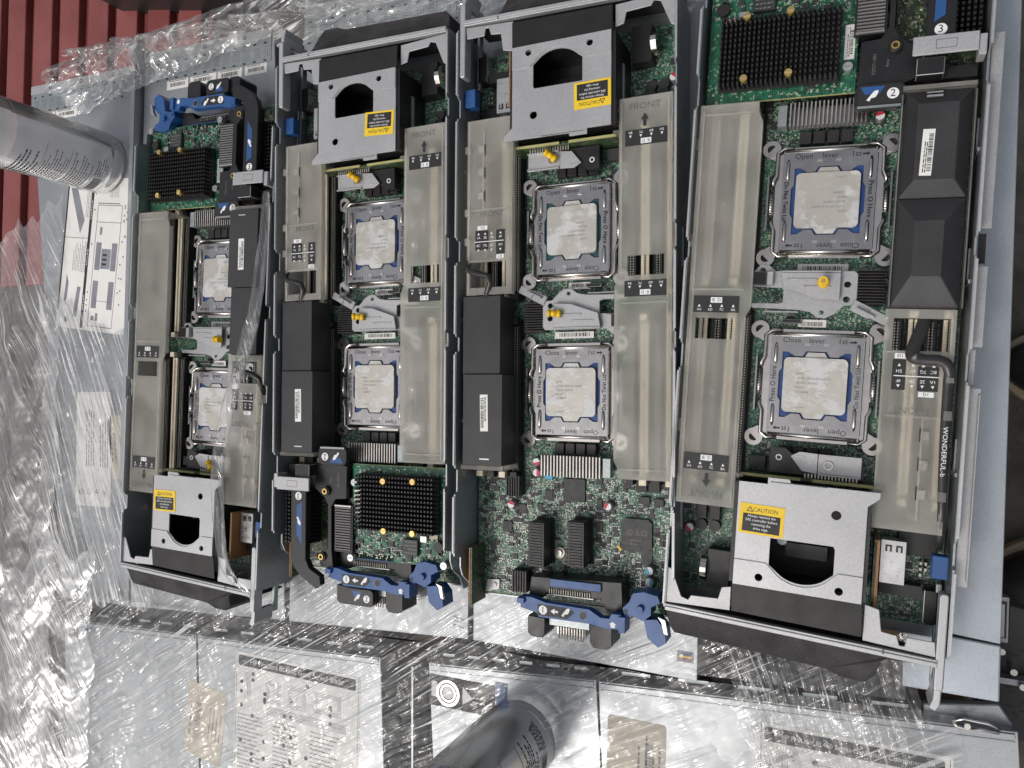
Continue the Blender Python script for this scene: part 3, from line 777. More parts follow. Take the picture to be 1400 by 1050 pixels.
def b_riser(m):
    # disk controller card standing behind the cage, with its black holder and latch plate
    m.mat('board_dark').box(-43, 47, -133.2, -131.4, 4, 30)
    m.mat('pcb_edge').box(-43, -4, -133.3, -131.3, 30.02, 31).box(4, 47, -133.3, -131.3, 30.02, 31)
    m.mat('pin_metal')
    for i in range(16): m.box(-2 + i * 2.2, -1 + i * 2.2, -131.2, -128.2, 24, 24.8)
    m.mat('black_plastic').prism([(-26, -130), (-26, -112), (-16, -112), (-8, -118), (36, -120), (36, -130)], 10, 20)
    m.mat('ink_white').ring(-20, -119, 20.05, 20.15, 2.2, 1.4, 12)
    m.mat('chip_black').box(-42, -30, -129, -120, 2, 10)
def b_riser_plate(m):
    m.mat('galvanised').prism([(-12, -117), (-6, -113.5), (6, -114), (6, -128), (-4, -127)], 22, 23.2)
    m.box(6.3, 34, -128, -115, 21.4, 22.6).box(6.5, 34, -128.6, -127.6, 22.7, 25).box(6.5, 34, -115, -114, 22.7, 25)
    m.mat('chrome').ring(13, -121.5, 22.7, 23.6, 3.4, 2.2, 12)
    m.mat('cap_silver').box(-10, -2, -117.2, -116.4, 23.3, 23.6)
def b_card_slot_black(m): pass

# ---- drive cage
def b_cage_top(m):
    win = [(-20, -173), (20, -173), (21, -175), (21, -192), (18, -194.5)] + [(1 + 20 * math.sin(math.radians(a)), -186 - 15.5 * math.cos(math.radians(a))) for a in range(50, -51, -10)] + [(-16, -194.5), (-20, -191.5)]
    out = [(-43, -207.5), (39, -207.5), (39, -144), (46, -138), (46, -134), (-9, -134), (-10, -131.5), (-24, -131.5), (-24, -136), (-43, -136)]
    m.mat('galvanised').prism(out, 43.6, 45, [win, circ(20.5, -152, 3.1), circ(-26, -201, 2.6), circ(25, -202, 2.6)])
    # stepped front flange
    fl = [(-43, -208), (39, -208), (39, -190.5), (24, -190.5)] + [(1 + 21.5 * math.sin(math.radians(a)), -185.5 - 17.5 * math.cos(math.radians(a))) for a in range(58, -59, -8)] + [(-22, -190.5), (-43, -190.5)]
    m.prism(fl, 45.02, 45.8, [circ(-26, -201, 2.6), circ(25, -202, 2.6)])
    m.mat('slot_black').box(-22, 14, -134.6, -134.02, 43, 45.3)
def b_cage_body(m):
    m.mat('black_plastic').box(-46, -42.5, -207, -137, 1, 43.4).box(38.8, 41.5, -207, -140, 1, 43.4)
    m.box(-42.4, 38.7, -142, -138, 1, 43.4).box(-42.4, 38.7, -207, -204.5, 1, 36)
    m.mat('slot_black').box(-42.3, 38.6, -204.4, -142.1, 1, 3)
    m.mat('black_plastic').box(-12, 16, -190, -180, 3.1, 14)
    m.mat('tray_steel').cyl(-14, -178, 3.1, 20, 3.4, 3.4, 12)
    m.mat('galvanised').box(-46.6, -46.05, -190, -160, 20, 24)
def b_caution(m):
    m.mat('yellow_label').box(-14.8, 14.8, -10.4, 10.4, 0, .25)
    m.mat('ink_black').flat(-12.4, 12.4, -8.8, 3.6, .3)
    m.text('CAUTION', 2.3, 6.6, .32, 4.0, 0, .92)
    m.prism([(-10.5, 4.9), (-5.7, 4.9), (-8.1, 8.9)], .28, .33, [[(-9.6, 5.45), (-6.6, 5.45), (-8.1, 8.0)]])
    m.text('!', -8.1, 6.5, .34, 2.3)
    m.mat('ink_white')
    for i, t in enumerate(('Always remove the', 'SAS controller before', 'removing the', 'drive cage.')): m.text(t, 0, 2.1 - i * 2.85, .34, 2.65, 0, .9)
def b_cage_tape(m):
    m.mat('film_black').prism([(-43.5, -208.2), (39.5, -208.2), (40.5, -230), (-43, -228)], 42.6, 44.4, ztop=lambda x, y: 44.6 if y > -215 else 42.9)
# ---- front bezel
def b_front_sheet(m):
    m.mat('galvanised')
    m.prism([(-91, -205), (-87, -206), (-79, -225), (-74, -226.5), (-72, -223), (-53, -222), (-51, -213.5), (-44.4, -212), (-44.4, -229), (-91, -231)], 38.4, 39.6)
def b_front_sheet2(m):
    m.mat('galvanised')
    m.prism([(41.2, -209), (50, -211), (52, -225), (61, -226), (63, -232), (66, -232), (67, -226), (83, -226), (84, -235.5), (41.2, -233)], 38.4, 39.6)
def b_front_strip(m):
    m.mat('galvanised')
    def s(x): return -231.5 - (x + 90) * 0.028
    m.prism([(-90, s(-90)), (85, s(85)), (85, s(85) - 5), (-90, s(-90) - 5)], 36, 41.5)
    m.prism([(-90, s(-90) - 1.6), (85, s(85) - 1.6), (85, s(85) - 2.4), (-90, s(-90) - 2.4)], 41.52, 42.3)
    m.mat('slot_black').box(53, 54.4, s(53) - 3.4, s(53) - .2, 41.6, 42.4)
def b_bezel(m):
    pts = [(-90, -236.8), (-88, -250), (-84, -255), (20, -259.5), (30, -263), (44, -263.5), (50, -258), (53, -246), (58, -242), (84, -243), (84, -241.6)]
    m.mat('foam_black').prism(pts, -4, 36, ztop=lambda x, y: 36 if y > -247 else 31)
def b_handle(m):
    m.mat('tray_steel').box(84.3, 87.8, -262, -194, 6, 12)
    m.mat('galvanised').prism(rrect(83.8, 89.2, -256, -194, 2), 30, 41)
    m.prism([(84.4, -254), (88.8, -254), (88.4, -266), (86, -270), (82, -268), (84, -262)], 14, 39)
def b_button(m): m.mat('blue_plastic').box(79, 88.5, -187, -172, 22, 32)
def b_usb(m):
    m.mat('copper_edge').box(46.5, 48.3, -213, -167, 2, 31); m.mat('board_dark').box(44.9, 46.4, -213, -167, 2, 30)
    m.mat('cap_silver').box(49.5, 64.5, -197, -168, 4, 20)
    m.mat('slot_black').box(52, 56, -175.5, -171, 20.02, 20.2).box(58.5, 62.5, -175.5, -171, 20.02, 20.2)
    m.mat('chrome').box(53.2, 54.8, -176, -172, 20.22, 20.7).box(59.7, 61.3, -176, -172, 20.22, 20.7).cyl(56, -183, 20.02, 20.5, .9, n=8).cyl(60, -192, 20.02, 20.5, .9, n=8).cyl(53, -192, 20.02, 20.5, .9, n=8)
    m.mat('slot_black').box(50, 76, -206, -198, 0, 12)
# ---- mezzanine cards
def b_mezz(m):
    m.mat('card_green').box(-87, 14, 137, 222, 22, 24); m.mat('pcb_edge').box(-86.8, 13.8, 136.7, 136.98, 22.2, 23.8)
    rr = random.Random(11)
    smd(m, -85, 12, 196, 220, 240, 24, rr, [(-75, 0, 140, 195)])
    smd(m, -85, 12, 139, 144, 26, 24, rr); smd(m, 5, 13, 192, 220, 20, 24, rr)
    m.mat('chip_black').box(-57, -42, 200, 214, 24, 28); m.mat('ink_grey')
    for i in range(4): m.lines(-49.5, 211.5 - i * 3.2, 28.05, 12, 1, 1, 1.0, 0, i)
    m.mat('anodised_black').cyl(-78, 204, 24, 29, 4.5, n=16); m.mat('cap_tan').box(-76, -68, 193.6, 198, 24, 26)
    m.mat('cap_silver').box(-66, -60, 196, 201, 24, 28)
    for x in (8, ): m.mat('paper_white').box(5.4, 12, 160, 184, 24.05, 24.3); m.mat('ink_black').barcode(10, 172, 24.32, 17, 2, math.pi / 2, 9); m.lines(7.4, 172, 24.32, 20, 2, 1.1, .5, math.pi / 2, 4)
    for x, y in ((8.5, 153), (12, 221), (-84, 219)):
        m.mat('cap_silver').cyl(x, y, 24, 30, 3.4, 3.2, 14); m.mat('tray_steel').box(x - 2.4, x + 2.4, y - .5, y + .5, 30.02, 30.2)
def b_mezz_sink(m): pinsink(m, -78, 3, 144, 194, 25.5, 38, 25, 13)
def b_spring(m):
    m.mat('brass').cyl(0, 0, 0, 4, 2.2, 2.2, 12).cyl(0, 0, 4, 6.5, 2.9, 2.6, 12); m.mat('pin_metal').box(-1.8, 1.8, -.35, .35, 6.52, 6.7)
def gold(m, x, y, z):
    m.mat('slot_black').cyl(x, y, z - 3, z, 4.6, 4.2, 14); m.mat('brass').ring(x, y, z, z + 1.4, 2.9, 1.4, 14)
    m.mat('slot_black').poly(circ(x, y, 1.3, 10), z + .3)
def bird(m, x, y, z, s, rot=0.0):
    c, n = math.cos(rot), math.sin(rot)
    pts = [(-3, -2), (-1.5, 0.2), (0.5, 2.6), (2.4, 3), (2.2, 1.2), (1.2, -.6), (-.8, -1), (-1.6, -2.6)]
    m.poly([(x + (a * c - b * n) * s, y + (a * n + b * c) * s) for a, b in pts], z)
def num(m, t, x, y, z, r, rot=0.0):
    m.mat('ink_white').poly(circ(x, y, r, 16), z); m.mat('ink_black').text(t, x, y, z + .08, r * 1.9, rot)
def b_mezz_frame(m):
    # black carrier that locks the mezzanine cards, numbered labels on it
    m.mat('black_plastic')
    m.prism([(15.5, 138.5), (43, 137.5), (51, 141), (51, 160), (40, 168), (36, 175), (36, 214), (46, 224), (44, 231), (30, 232), (32, 216), (32.5, 176), (28, 169), (16, 168)], 14, 31)
    m.prism(rrect(14, 45, 121, 138, 5), 28, 34)
    m.mat('tray_steel').box(16, 43, 121.3, 123.4, 34.02, 34.5)
    m.mat('ink_black').poly(rrect(16.5, 42.5, 124, 136.5, 1.5), 34.1)
    m.mat('blue_plastic').poly([(17.5, 136), (32.5, 136), (29.5, 131), (20.5, 131)], 34.2)
    m.mat('ink_white'); bird(m, 25.5, 129.5, 34.3, 1.3)
    num(m, '2', 37.5, 130.5, 34.25, 3.7)
    gold(m, 37, 162, 34); gold(m, 41.5, 222, 33)
    m.mat('ink_grey').text('727571-001', 25, 152, 31.1, 3, math.pi / 2).text('Assy', 33, 152, 31.1, 2.8, math.pi / 2)
def b_mezz_conn(m):
    m.mat('slot_black').box(11, 31, 174, 217, 12, 28); m.mat('ink_grey')
    for i in range(17):
        m.box(12.5, 29.5, 176.3 + i * 2.35, 177.3 + i * 2.35, 28.02, 29.2)
    m.mat('fin_metal').box(12, 30, 174.4, 175.6, 28.02, 29.6)
def b_mezz2(m):
    m.mat('board_dark').box(37, 88, 138, 232, 8, 9.6)
    rr = random.Random(5); smd(m, 38, 87, 139, 231, 220, 9.6, rr, [(60, 88, 160, 215)])
    pinsink(m, 60, 87, 163, 214, 11, 30, 8, 14, 'pin_black', .6)
    m.mat('slot_black').box(52, 86, 140, 148, 9.7, 26)
def b_clip(m):
    m.mat('galvanised').box(47, 84, 149.5, 161.5, 43, 45); m.box(84.1, 88.5, 147, 160, 30, 43.5)
    m.mat('ink_grey').flat(60, 72, 152.5, 158.5, 45.04); m.mat('galvanised').flat(60.5, 71.5, 153, 158, 45.08)
    m.mat('black_plastic').box(50, 66, 138, 149, 30, 41)
def b_arm3(m):
    m.mat('black_plastic')
    m.prism([(54, 162), (71, 162), (71, 222), (68, 232), (60, 240), (42, 250), (37, 246), (38, 238), (50, 232), (54, 224)], 33, 40)
    m.mat('blue_plastic').poly([(58.5, 172), (64.5, 176), (64.5, 202), (58.5, 212)], 40.1)
    m.mat('ink_white'); bird(m, 62.3, 190, 40.2, 1.2, 1.2)
    num(m, '3', 62.5, 167, 40.15, 3.7)
# ---- rear lock lever and mezzanine stack
def b_rear_block(m, teeth=True):
    m.mat('black_plastic').prism([(-47, 214), (29, 217), (31, 233), (18, 233), (16, 229), (-30, 229), (-34, 236), (-48, 237)], 2, 22)
    m.mat('blue_plastic').box(-31, 12, 216.5, 223, 22.03, 24)
    m.mat('cap_silver').box(-24, 14, 229.5, 231, 3, 20)
    m.mat('pin_metal')
    for i in range(18): m.box(-22 + i * 2, -20.9 + i * 2, 224.5, 229, 22.05, 23.2)
def b_rear_lever(m):
    m.mat('blue_plastic')
    m.prism([(34, 231), (34, 240), (20, 243), (18, 246), (-24, 246), (-38, 248), (-50, 247), (-50, 236), (-42, 236), (-40, 240), (-33, 240), (-24, 235), (12, 234), (20, 232), (24, 231)], 24, 32)
    m.box(-53, -48, 237, 249, 20, 34).box(30, 36, 232, 236, 22, 35)
    m.mat('ink_black').poly([(19, 235.6), (19, 244.4), (-6, 244.6), (-12, 239), (-8, 236)], 32.1)
    m.mat('slot_black').cyl(-19, 240, 32.05, 32.3, 3.2, n=14); m.mat('ink_white').ring(-19, 240, 32.1, 32.4, 3.5, 3.1, 14)
    num(m, '1', 14.5, 240, 32.2, 3.6, math.pi)
    m.mat('ink_white').poly([(1.6, 239.3), (1.6, 240.9), (4.6, 240.9), (4.6, 242.4), (8, 240.1), (4.6, 237.8), (4.6, 239.3)], 32.2); bird(m, -5, 240, 32.2, 1.3, math.pi)
    m.poly([(-43, 242), (-46, 244), (-44.7, 244), (-44.7, 246.5), (-41.3, 246.5), (-41.3, 244), (-40, 244)], 32.2)
def b_rear_feet(m, lab):
    m.mat('black_plastic').prism([(16, 249), (31, 248.2), (31, 262), (28, 265), (18, 265), (16, 262)], 0, 24)
    m.prism([(-40, 249.5), (-22, 248.8), (-22, 263), (-25, 267), (-36, 267), (-40, 264)], 0, 24)
    m.mat('tray_steel').box(-20, 15, 248, 256, 2, 18); m.mat('fin_metal').box(-16, 9, 256.2, 263, 4, 16)
    m.mat('pin_metal')
    for i in range(10): m.box(-15 + i * 2.3, -13.8 + i * 2.3, 256, 266, 16.02, 17.2)
    if lab:
        m.mat('black_plastic').prism(rrect(-11, 19, 248.6, 264, 4), 18.1, 27)
        m.mat('blue_plastic').poly([(2, 251), (12, 251), (9, 256), (3, 256)], 27.1); m.mat('ink_white'); bird(m, 6, 257, 27.2, 1.2, math.pi)
        num(m, '2', -4, 257, 27.15, 3.4, math.pi)
def b_hinge(m):
    m.mat('blue_plastic').prism([(-50, 231), (-55, 226), (-58, 219), (-66, 217), (-77, 219), (-79, 224), (-72, 228), (-72, 234), (-66, 239), (-57, 236), (-52, 238)], 14, 30)
    m.cyl(-64, 230, 30.02, 33, 3.0, 2.6, 16); m.mat('slot_black').cyl(-52.6, 233, 30.02, 30.3, 1.6, n=10)
    m.mat('blue_plastic').prism([(-66, 238.5), (-76, 237), (-82, 244), (-83, 254), (-77, 258), (-69, 252)], 10, 28)
    m.mat('chrome').prism([(-77, 234), (-83, 236), (-85, 247), (-82, 246), (-80, 238)], 28.1, 31)
def b_sideboard(m):
    m.mat('copper_edge').box(83.2, 84.2, 198, 246, -1, 26); m.mat('board_dark').box(81.6, 83.1, 198, 246, -1, 25.5)
    m.mat('galvanised').prism([(80, 240), (67, 236), (67, 228), (78, 229)], 1, 2.2); m.cyl(71, 233, 2.25, 3.2, 1.8, n=10)
def b_tallconn(m):
    # local: socket 14 x 36
    m.mat('slot_black').box(-7, 7, -18, 18, 0, 22); m.box(-8, 8, -19, 19, 0, 3)
    m.mat('ink_grey')
    for i in range(15): m.box(-5.5, 5.5, -16.6 + i * 2.3, -15.7 + i * 2.3, 22.02, 22.9)
def b_mgmt(m):
    m.mat('card_green').box(-68, -39, 164, 195, .05, 1); m.mat('chip_black').prism([(-63, 167), (-44, 167), (-41, 170), (-41, 190), (-44, 193), (-63, 193), (-66, 190), (-66, 170)], 1, 3.5)
    m.mat('ink_grey').text('iLO', -57.5, 178, 3.55, 6.5, math.pi).ring(-48.5, 178, 3.52, 3.6, 2.4, 1.9, 14)
    m.text('hp', -48.5, 178, 3.6, 3.2, math.pi)
    for i in range(2): m.lines(-53.5, 184 + i * 3, 3.55, 10, 1, 1, .9, math.pi, i)
    m.mat('yellow_plastic').cbox(-40, 191, 3.6, 1.6, 4.6, 1, .7)

POSES = {4: (-22.04, 72.16, -2.09), 3: (-210.5, 62.2, 181.3), 2: (-401.9, 61.6, 181.5), 1: (-594.7, 35.3, -0.6)}
LABELS = {4: 'largest open server blade, at the right, with black ribbon cable and faceted black duct',
          3: 'open server blade with bare green board and no black finned card at its rear',
          2: 'open server blade with black finned card at its bottom end and caution label on top',
          1: 'leftmost open server blade, with clear plastic strand lying across its sockets'}
OFF = {4: 0, 3: 0, 2: 0, 1: 0}
def blade(n):
    x, y, a = POSES[n]
    t = thing('server_blade', LABELS[n], 'server blade', (x, y, 0), math.radians(a), 'open server blades')
    put('tray', 'tray', b_tray, t)
    if n == 2: put('side_rail', 'railm', lambda m: m.mat('tray_steel').box(-99, -92.1, -200, 225, 10, 12).box(-99, -97.6, -200, 225, 12, 16).box(-97, -93, -60, -20, 12.02, 14), t, bevel=.4)
    if n == 4: put('side_rail', 'railr', lambda m: m.mat('galvanised').box(92.1, 100, -190, -62, 30, 31.4).box(92.1, 99, -36, 16, 30, 31.4).box(92.1, 99.5, 40, 165, 30, 31.4).box(98.2, 99.6, -186, -66, 31.42, 34).box(92.1, 96, -61, -37, 26, 28).mat('slot_black').box(93, 98, 18, 38, 24, 25), t, bevel=.4)
    if n == 1: put('side_rail', 'railp', lambda m: m.mat('tray_steel').box(92.1, 99, -200, 225, 10, 12).box(97.6, 99, -200, 225, 12, 16), t, bevel=.4)
    bd = put('main_board', 'board', b_board, t)
    put('surface_component', 'smd', b_smd, bd, kind='stuff')
    board_parts(bd)
    for i, (cx, cy) in enumerate(((31, 125), (31, 134), (54, 162), (-31, 158))):
        put('capacitor', 'canr', lambda m: b_can(m, 'red_print'), bd, loc=(cx, cy, 0), rot=(0, 0, i * 1.3))
    put('capacitor', 'canr', lambda m: b_can(m, 'red_print'), bd, loc=(-82, -180, 0), rot=(0, 0, 2.2))
    for cy in (206, 215): put('capacitor', 'canb', lambda m: b_can(m, 'cyan_print'), bd, loc=(-65, cy, 0), rot=(0, 0, cy))
    put('regulator_heatsink', 'fins', b_fins, t)
    put('small_heatsink', 'hs1', lambda m: slatsink(m, 23.5, 41, -8, 17, 1, 13, 12, 'x'), t)
    put('small_heatsink', 'hs2', lambda m: slatsink(m, 44, 57, 137, 154, 1, 13, 6), t)
    put('small_heatsink', 'hs3', lambda m: slatsink(m, 37, 51, 216, 234, 1, 13, 6), t)
    for k, (sx, sy) in enumerate(SOCK):
        s = put('processor_socket', 'sock', b_sockframe, t, loc=(sx, sy, 0), rot=(0, 0, k * math.pi))
        put('load_plate', 'load', b_load, s)
        [put('lever', 'lev%d%d' % (lx, ly), lambda m: b_lever(m, lx, ly), s) for lx in (-1, 1) for ly in (-1, 1)]
        teal = n == 3 and k == 1
        put('socket_carrier', 'carrt' if teal else 'carrb', lambda m: b_carrier(m, 'carrier_teal' if teal else 'carrier_blue'), s)
        put('processor', 'cpu', b_cpu, s)
        put('processor_marking', 'cput', b_cpu_text, s)
    for sg in (-1, 1):
        for q, (u, cr) in enumerate(((50, 0), (60.5, 1), (71, 0), (81.5, 1))):
            for v in (72, -78):
                put('memory_slot', 'slot%d' % cr, lambda m: b_slot(m, cr), t, loc=(sg * u, v, 0))
    bf = put('memory_cover', 'baff', b_baffle_full, t); [put('printed_legend', 'baffp%d' % q, lambda m: b_baffle_print(m, q), bf) for q in (-126, -12)]; put('front_mark', 'frmk', b_front_mark, bf)
    bh = put('memory_cover', 'bafh', b_baffle_half, t); put('printed_legend', 'bafhp', b_half_print, bh)
    if n == 4:
        dk = put('air_duct', 'facet', b_block_facet, t, bevel=.5)
        put('barcode_label', 'blab', b_barlabel, dk, loc=(59.5, 88, 40.1), rot=(0, 0, -.03))
        put('ribbon_cable', 'ribl', b_ribbon_long, t)
    else:
        dk = put('air_duct', 'plain', b_block_plain, t, bevel=.6, loc=(-10 if n == 1 else 0, 0, 0))
        put('barcode_label', 'blab', b_barlabel, dk, loc=(65, 84, 38.6), rot=(0, 0, .02))
        put('ribbon_cable', 'ribs', b_ribbon_short, t)
    br = put('retaining_bracket', 'brkt', b_bracket, t, bevel=.35)
    put('bracket_lever', 'brlev', b_bracket_lever, br, bevel=.3)
    if n in (4,): put('knob', 'knob', b_knob, br, loc=(2, 6.5, 18))
    else: put('knob', 'knobl', b_knob_lying, br, loc=(6, 3, 19.5), rot=(0, 0, .4))
    rs = put('controller_card', 'riser', b_riser, t); put('latch_plate', 'riserp', b_riser_plate, rs, bevel=.3)
    if n != 4: put('knob', 'knobl', b_knob_lying, rs, loc=(9, -121, 25), rot=(0, 0, -.2))
    cg = put('drive_cage', 'cageb', b_cage_body, t)
    put('cage_plate', 'caget', b_cage_top, cg, bevel=.3)
    put('caution_label', 'caut', b_caution, cg, loc=(-27 + (0, .6, -1.2, .4)[n - 1], -161.5 + (.8, -.5, .3, 0)[n - 1], 45.1), rot=(0, 0, (.03, -.05, .012, -.03)[n - 1]))
    put('black_tape', 'tape', b_cage_tape, cg, bevel=.6)
    put('front_sheet', 'fsheet', b_front_sheet, t, bevel=.3); put('front_sheet', 'fsheet2', b_front_sheet2, t, bevel=.3)
    bz = put('front_bezel', 'bezel', b_bezel, t, bevel=2.2, seg=3)
    put('front_strip', 'fstrip', b_front_strip, bz, bevel=.5)
    put('release_handle', 'handle', b_handle, t, bevel=.8, seg=2)
    put('button', 'button', b_button, t, bevel=.5)
    put('port_card', 'usb', b_usb, t)
    put('rear_connector', 'rblock', b_rear_block, t, bevel=.4)
    put('lock_lever', 'rlever', b_rear_lever, t, bevel=.5)
    put('rear_foot', 'feet%d' % (n != 3), lambda m: b_rear_feet(m, n != 3), t, bevel=.5)
    put('lock_arm', 'hinge', b_hinge, t, bevel=.6)
    put('side_card', 'sideb', b_sideboard, t)
    if n == 3:
        for cx, cy in ((25, 191), (-9, 188)): put('card_connector', 'tall', b_tallconn, t, loc=(cx, cy, 0), bevel=.3)
        put('board_screw', 'bscrew', lambda m: m.mat('pin_metal').cyl(12, 200, 0, 2, 5, 4.6, 18).mat('chrome').cyl(12, 200, 2, 4, 3, 2.6, 14), bd)
        put('management_chip', 'mgmt', b_mgmt, bd)
    else:
        mz = put('mezzanine_card', 'mezz', b_mezz, t); put('heatsink', 'mezzs', b_mezz_sink, mz)
        for gx, gy in ((-59, 192), (-30, 192), (-59, 148), (-29, 149)): put('spring_screw', 'spring', b_spring, mz, loc=(gx, gy, 34))
        put('card_frame', 'mframe', b_mezz_frame, t, bevel=.4)
        put('card_connector', 'mconn', b_mezz_conn, t)
        put('mezzanine_card', 'mezz2', b_mezz2, t)
        ar = put('lock_arm', 'arm3', b_arm3, t, bevel=.5); put('clip', 'clip', b_clip, ar, bevel=.4)
    return t
for n in (4, 3, 2, 1): blade(n)

# ================================================================== closed servers below the open ones
def P2(px, py, z): p = P(px, py, z); return (p.x, p.y)
ZL = -12.0
def closed(label, corners, z=ZL, depth=52, group='closed server blades underneath', lip=True, steel='lid_steel'):
    """a lid quad (world mm, counter-clockwise from front left) on its body"""
    o = Vector((sum(c[0] for c in corners) / 4, sum(c[1] for c in corners) / 4, 0))
    t = thing('closed_server', label, 'server', (o.x, o.y, 0), 0, group)
    pts = [(c[0] - o.x, c[1] - o.y) for c in corners]
    m = MB(); m.mat('tray_steel').prism(pts, z - depth, z - 1.3)
    link('body', m.mesh('body'), t)
    ins = [(p[0] * 1.0, p[1] * 1.0) for p in pts]
    m = MB(); m.mat(steel).prism(ins, z - 1.25, z)
    lid = link('lid', m.mesh('lid', .5), t)
    if lip:                       # folded double edge along the far side of the lid
        a, b = Vector(pts[3]), Vector(pts[2]); d = (b - a).normalized(); nn = Vector((-d.y, d.x))
        q = [a + d * 2 - nn * 1.5, b - d * 2 - nn * 1.5, b - d * 2 - nn * 5, a + d * 2 - nn * 5]
        q2 = [a + d * 2 - nn * 6.4, b - d * 2 - nn * 6.4, b - d * 2 - nn * 7.4, a + d * 2 - nn * 7.4]
        m = MB(); m.mat('lid_steel').prism([tuple(p) for p in q], z + .02, z + 1.2).prism([tuple(p) for p in q2], z + .02, z + .5)
        link('folded_edge', m.mesh('folded_edge', .4), lid)
    return t, lid, o
def seg_strip(lid, o, pl, pr, wdt, z, seed, labels):
    """perforated strip with slots and barcode labels along a lid edge from pl to pr (world)"""
    a, b = Vector((pl[0] - o.x, pl[1] - o.y)), Vector((pr[0] - o.x, pr[1] - o.y)); d = (b - a).normalized(); nn = Vector((d.y, -d.x)); L = (b - a).length
    rot = math.atan2(d.y, d.x)
    m = MB(); m.mat('tray_steel').prism([tuple(p) for p in (a + d, b - d, b - d + nn * wdt, a + d + nn * wdt)], z + .03, z + .5)
    m.mat('galvanised')
    m.prism([tuple(p) for p in (a + d, b - d, b - d + nn * wdt * .3, a + d + nn * wdt * .3)], z + .52, z + 1.4)
    m.mat('slot_black'); rr = random.Random(seed)
    k = 8
    while k < L - 8:
        for off in (.42, .95):
            c = a + d * k + nn * wdt * off; m.cbox(c.x, c.y, z + .55, 3.8, 1.7, .08, rot)
        for off in (.55, .62, .69, .76, .83):
            for s2 in (0, 3.2, 6.4): c = a + d * (k + s2) + nn * wdt * off; m.cbox(c.x, c.y, z + .55, 1.1, .7, .05, rot)
        k += 14
    for k in (.2, .5, .8): c = a + d * L * k + nn * wdt * .15; m.ring(c.x, c.y, z + 1.42, z + 1.5, 2.6, 1.4, 12)
    link('perforated_strip', m.mesh('perforated_strip'), lid)
    for i, (k, w) in enumerate(labels):
        c = a + d * k + nn * (wdt + 6)
        m = MB(); m.mat('paper_white').cbox(c.x, c.y, z + .05, w, 10, .2, rot)
        m.mat('ink_black').barcode(c.x, c.y, z + .27, w * .7, 4, rot, seed + i); m.lines(c.x, c.y + 4, z + .27, w * .8, 1, 2, .8, rot, i)
        link('barcode_label', m.mesh('barcode_label'), lid)

# --- first row, its lids carry the open blades
L0, l0, o0 = closed('closed server at the far left with the large white service label on its lid', [(-852, -268), (-740, -262), (-752, 352), (-936, 352)])
seg_strip(l0, o0, (-936, 352), (-752, 352), 34, ZL, 4, [(30, 30), (66, 38)])
L1, l1, o1 = closed('closed server under the leftmost open blade, perforated strip and barcode stickers at top', [(-737, -262), (-516, -244), (-552, 362), (-739, 362)])
seg_strip(l1, o1, (-739, 362), (-554, 362), 34, ZL, 6, [(52, 32), (90, 38), (128, 34), (164, 30)])
m = MB(); m.mat('lid_steel').box(-748, -742, -120, 372, ZL - 30, ZL + 10); m.mat('slot_black').cyl(-745, 358, ZL + 10, ZL + 10.2, 1.6).cyl(-745, 340, ZL + 10, ZL + 10.2, 1.6)
link('side_flange', m.mesh('side_flange', .6), L1, (-o1.x, -o1.y, 0))
L2, l2, o2 = closed('closed server under the second open blade, its lid end showing below', [(-511, -244), (-308, -229), (-322, 372), (-513, 376)])
seg_strip(l2, o2, (-513, 376), (-324, 372), 40, ZL, 9, [(40, 30), (90, 60)])
L3, l3, o3 = closed('closed server with pale lid and small coloured sticker, under the third open blade', [(-303, -229), (-105, -229), (-110, 380), (-318, 376)])
m = MB(); c = P(937, 898, ZL); m.mat('diagram_grey').cbox(c.x - o3.x, c.y - o3.y, ZL + .02, 13, 8.5, .2); m.mat('yellow_label').cbox(c.x - o3.x, c.y - o3.y, ZL + .25, 10, 1.4, .05); m.mat('red_print').cbox(c.x - o3.x, c.y - o3.y - 2, ZL + .25, 9, .8, .05); m.mat('blue_plastic').cbox(c.x - o3.x, c.y - o3.y + 2, ZL + .25, 10, 1.2, .05)
link('sticker', m.mesh('sticker'), l3)
m = MB(); c = P(627, 851, ZL); m.mat('blue_plastic')
for k in range(3): m.lines(c.x - o2.x, c.y - o2.y + 4 - k * 3.6, ZL + .1, 11, 1, 1, 1.2, -.2, k)
link('sticker', m.mesh('sticker'), l2)
# the right-hand one ends in a separate front plate
L4, l4, o4 = closed('closed server under the largest open blade, steel edge tinted with reflected sky at the right', [(-99, -150), (96.5, -166), (99, 330), (-104, 330)], lip=False, steel='sky_tinted_steel')
m = MB(); m.mat('sky_tinted_steel').prism([(38, -206), (97, -206), (97, -167.5), (38, -164)], ZL - 40, ZL - 1.5)
link('front_plate', m.mesh('front_plate', 1.2, 2), L4, (-o4.x, -o4.y, 0))

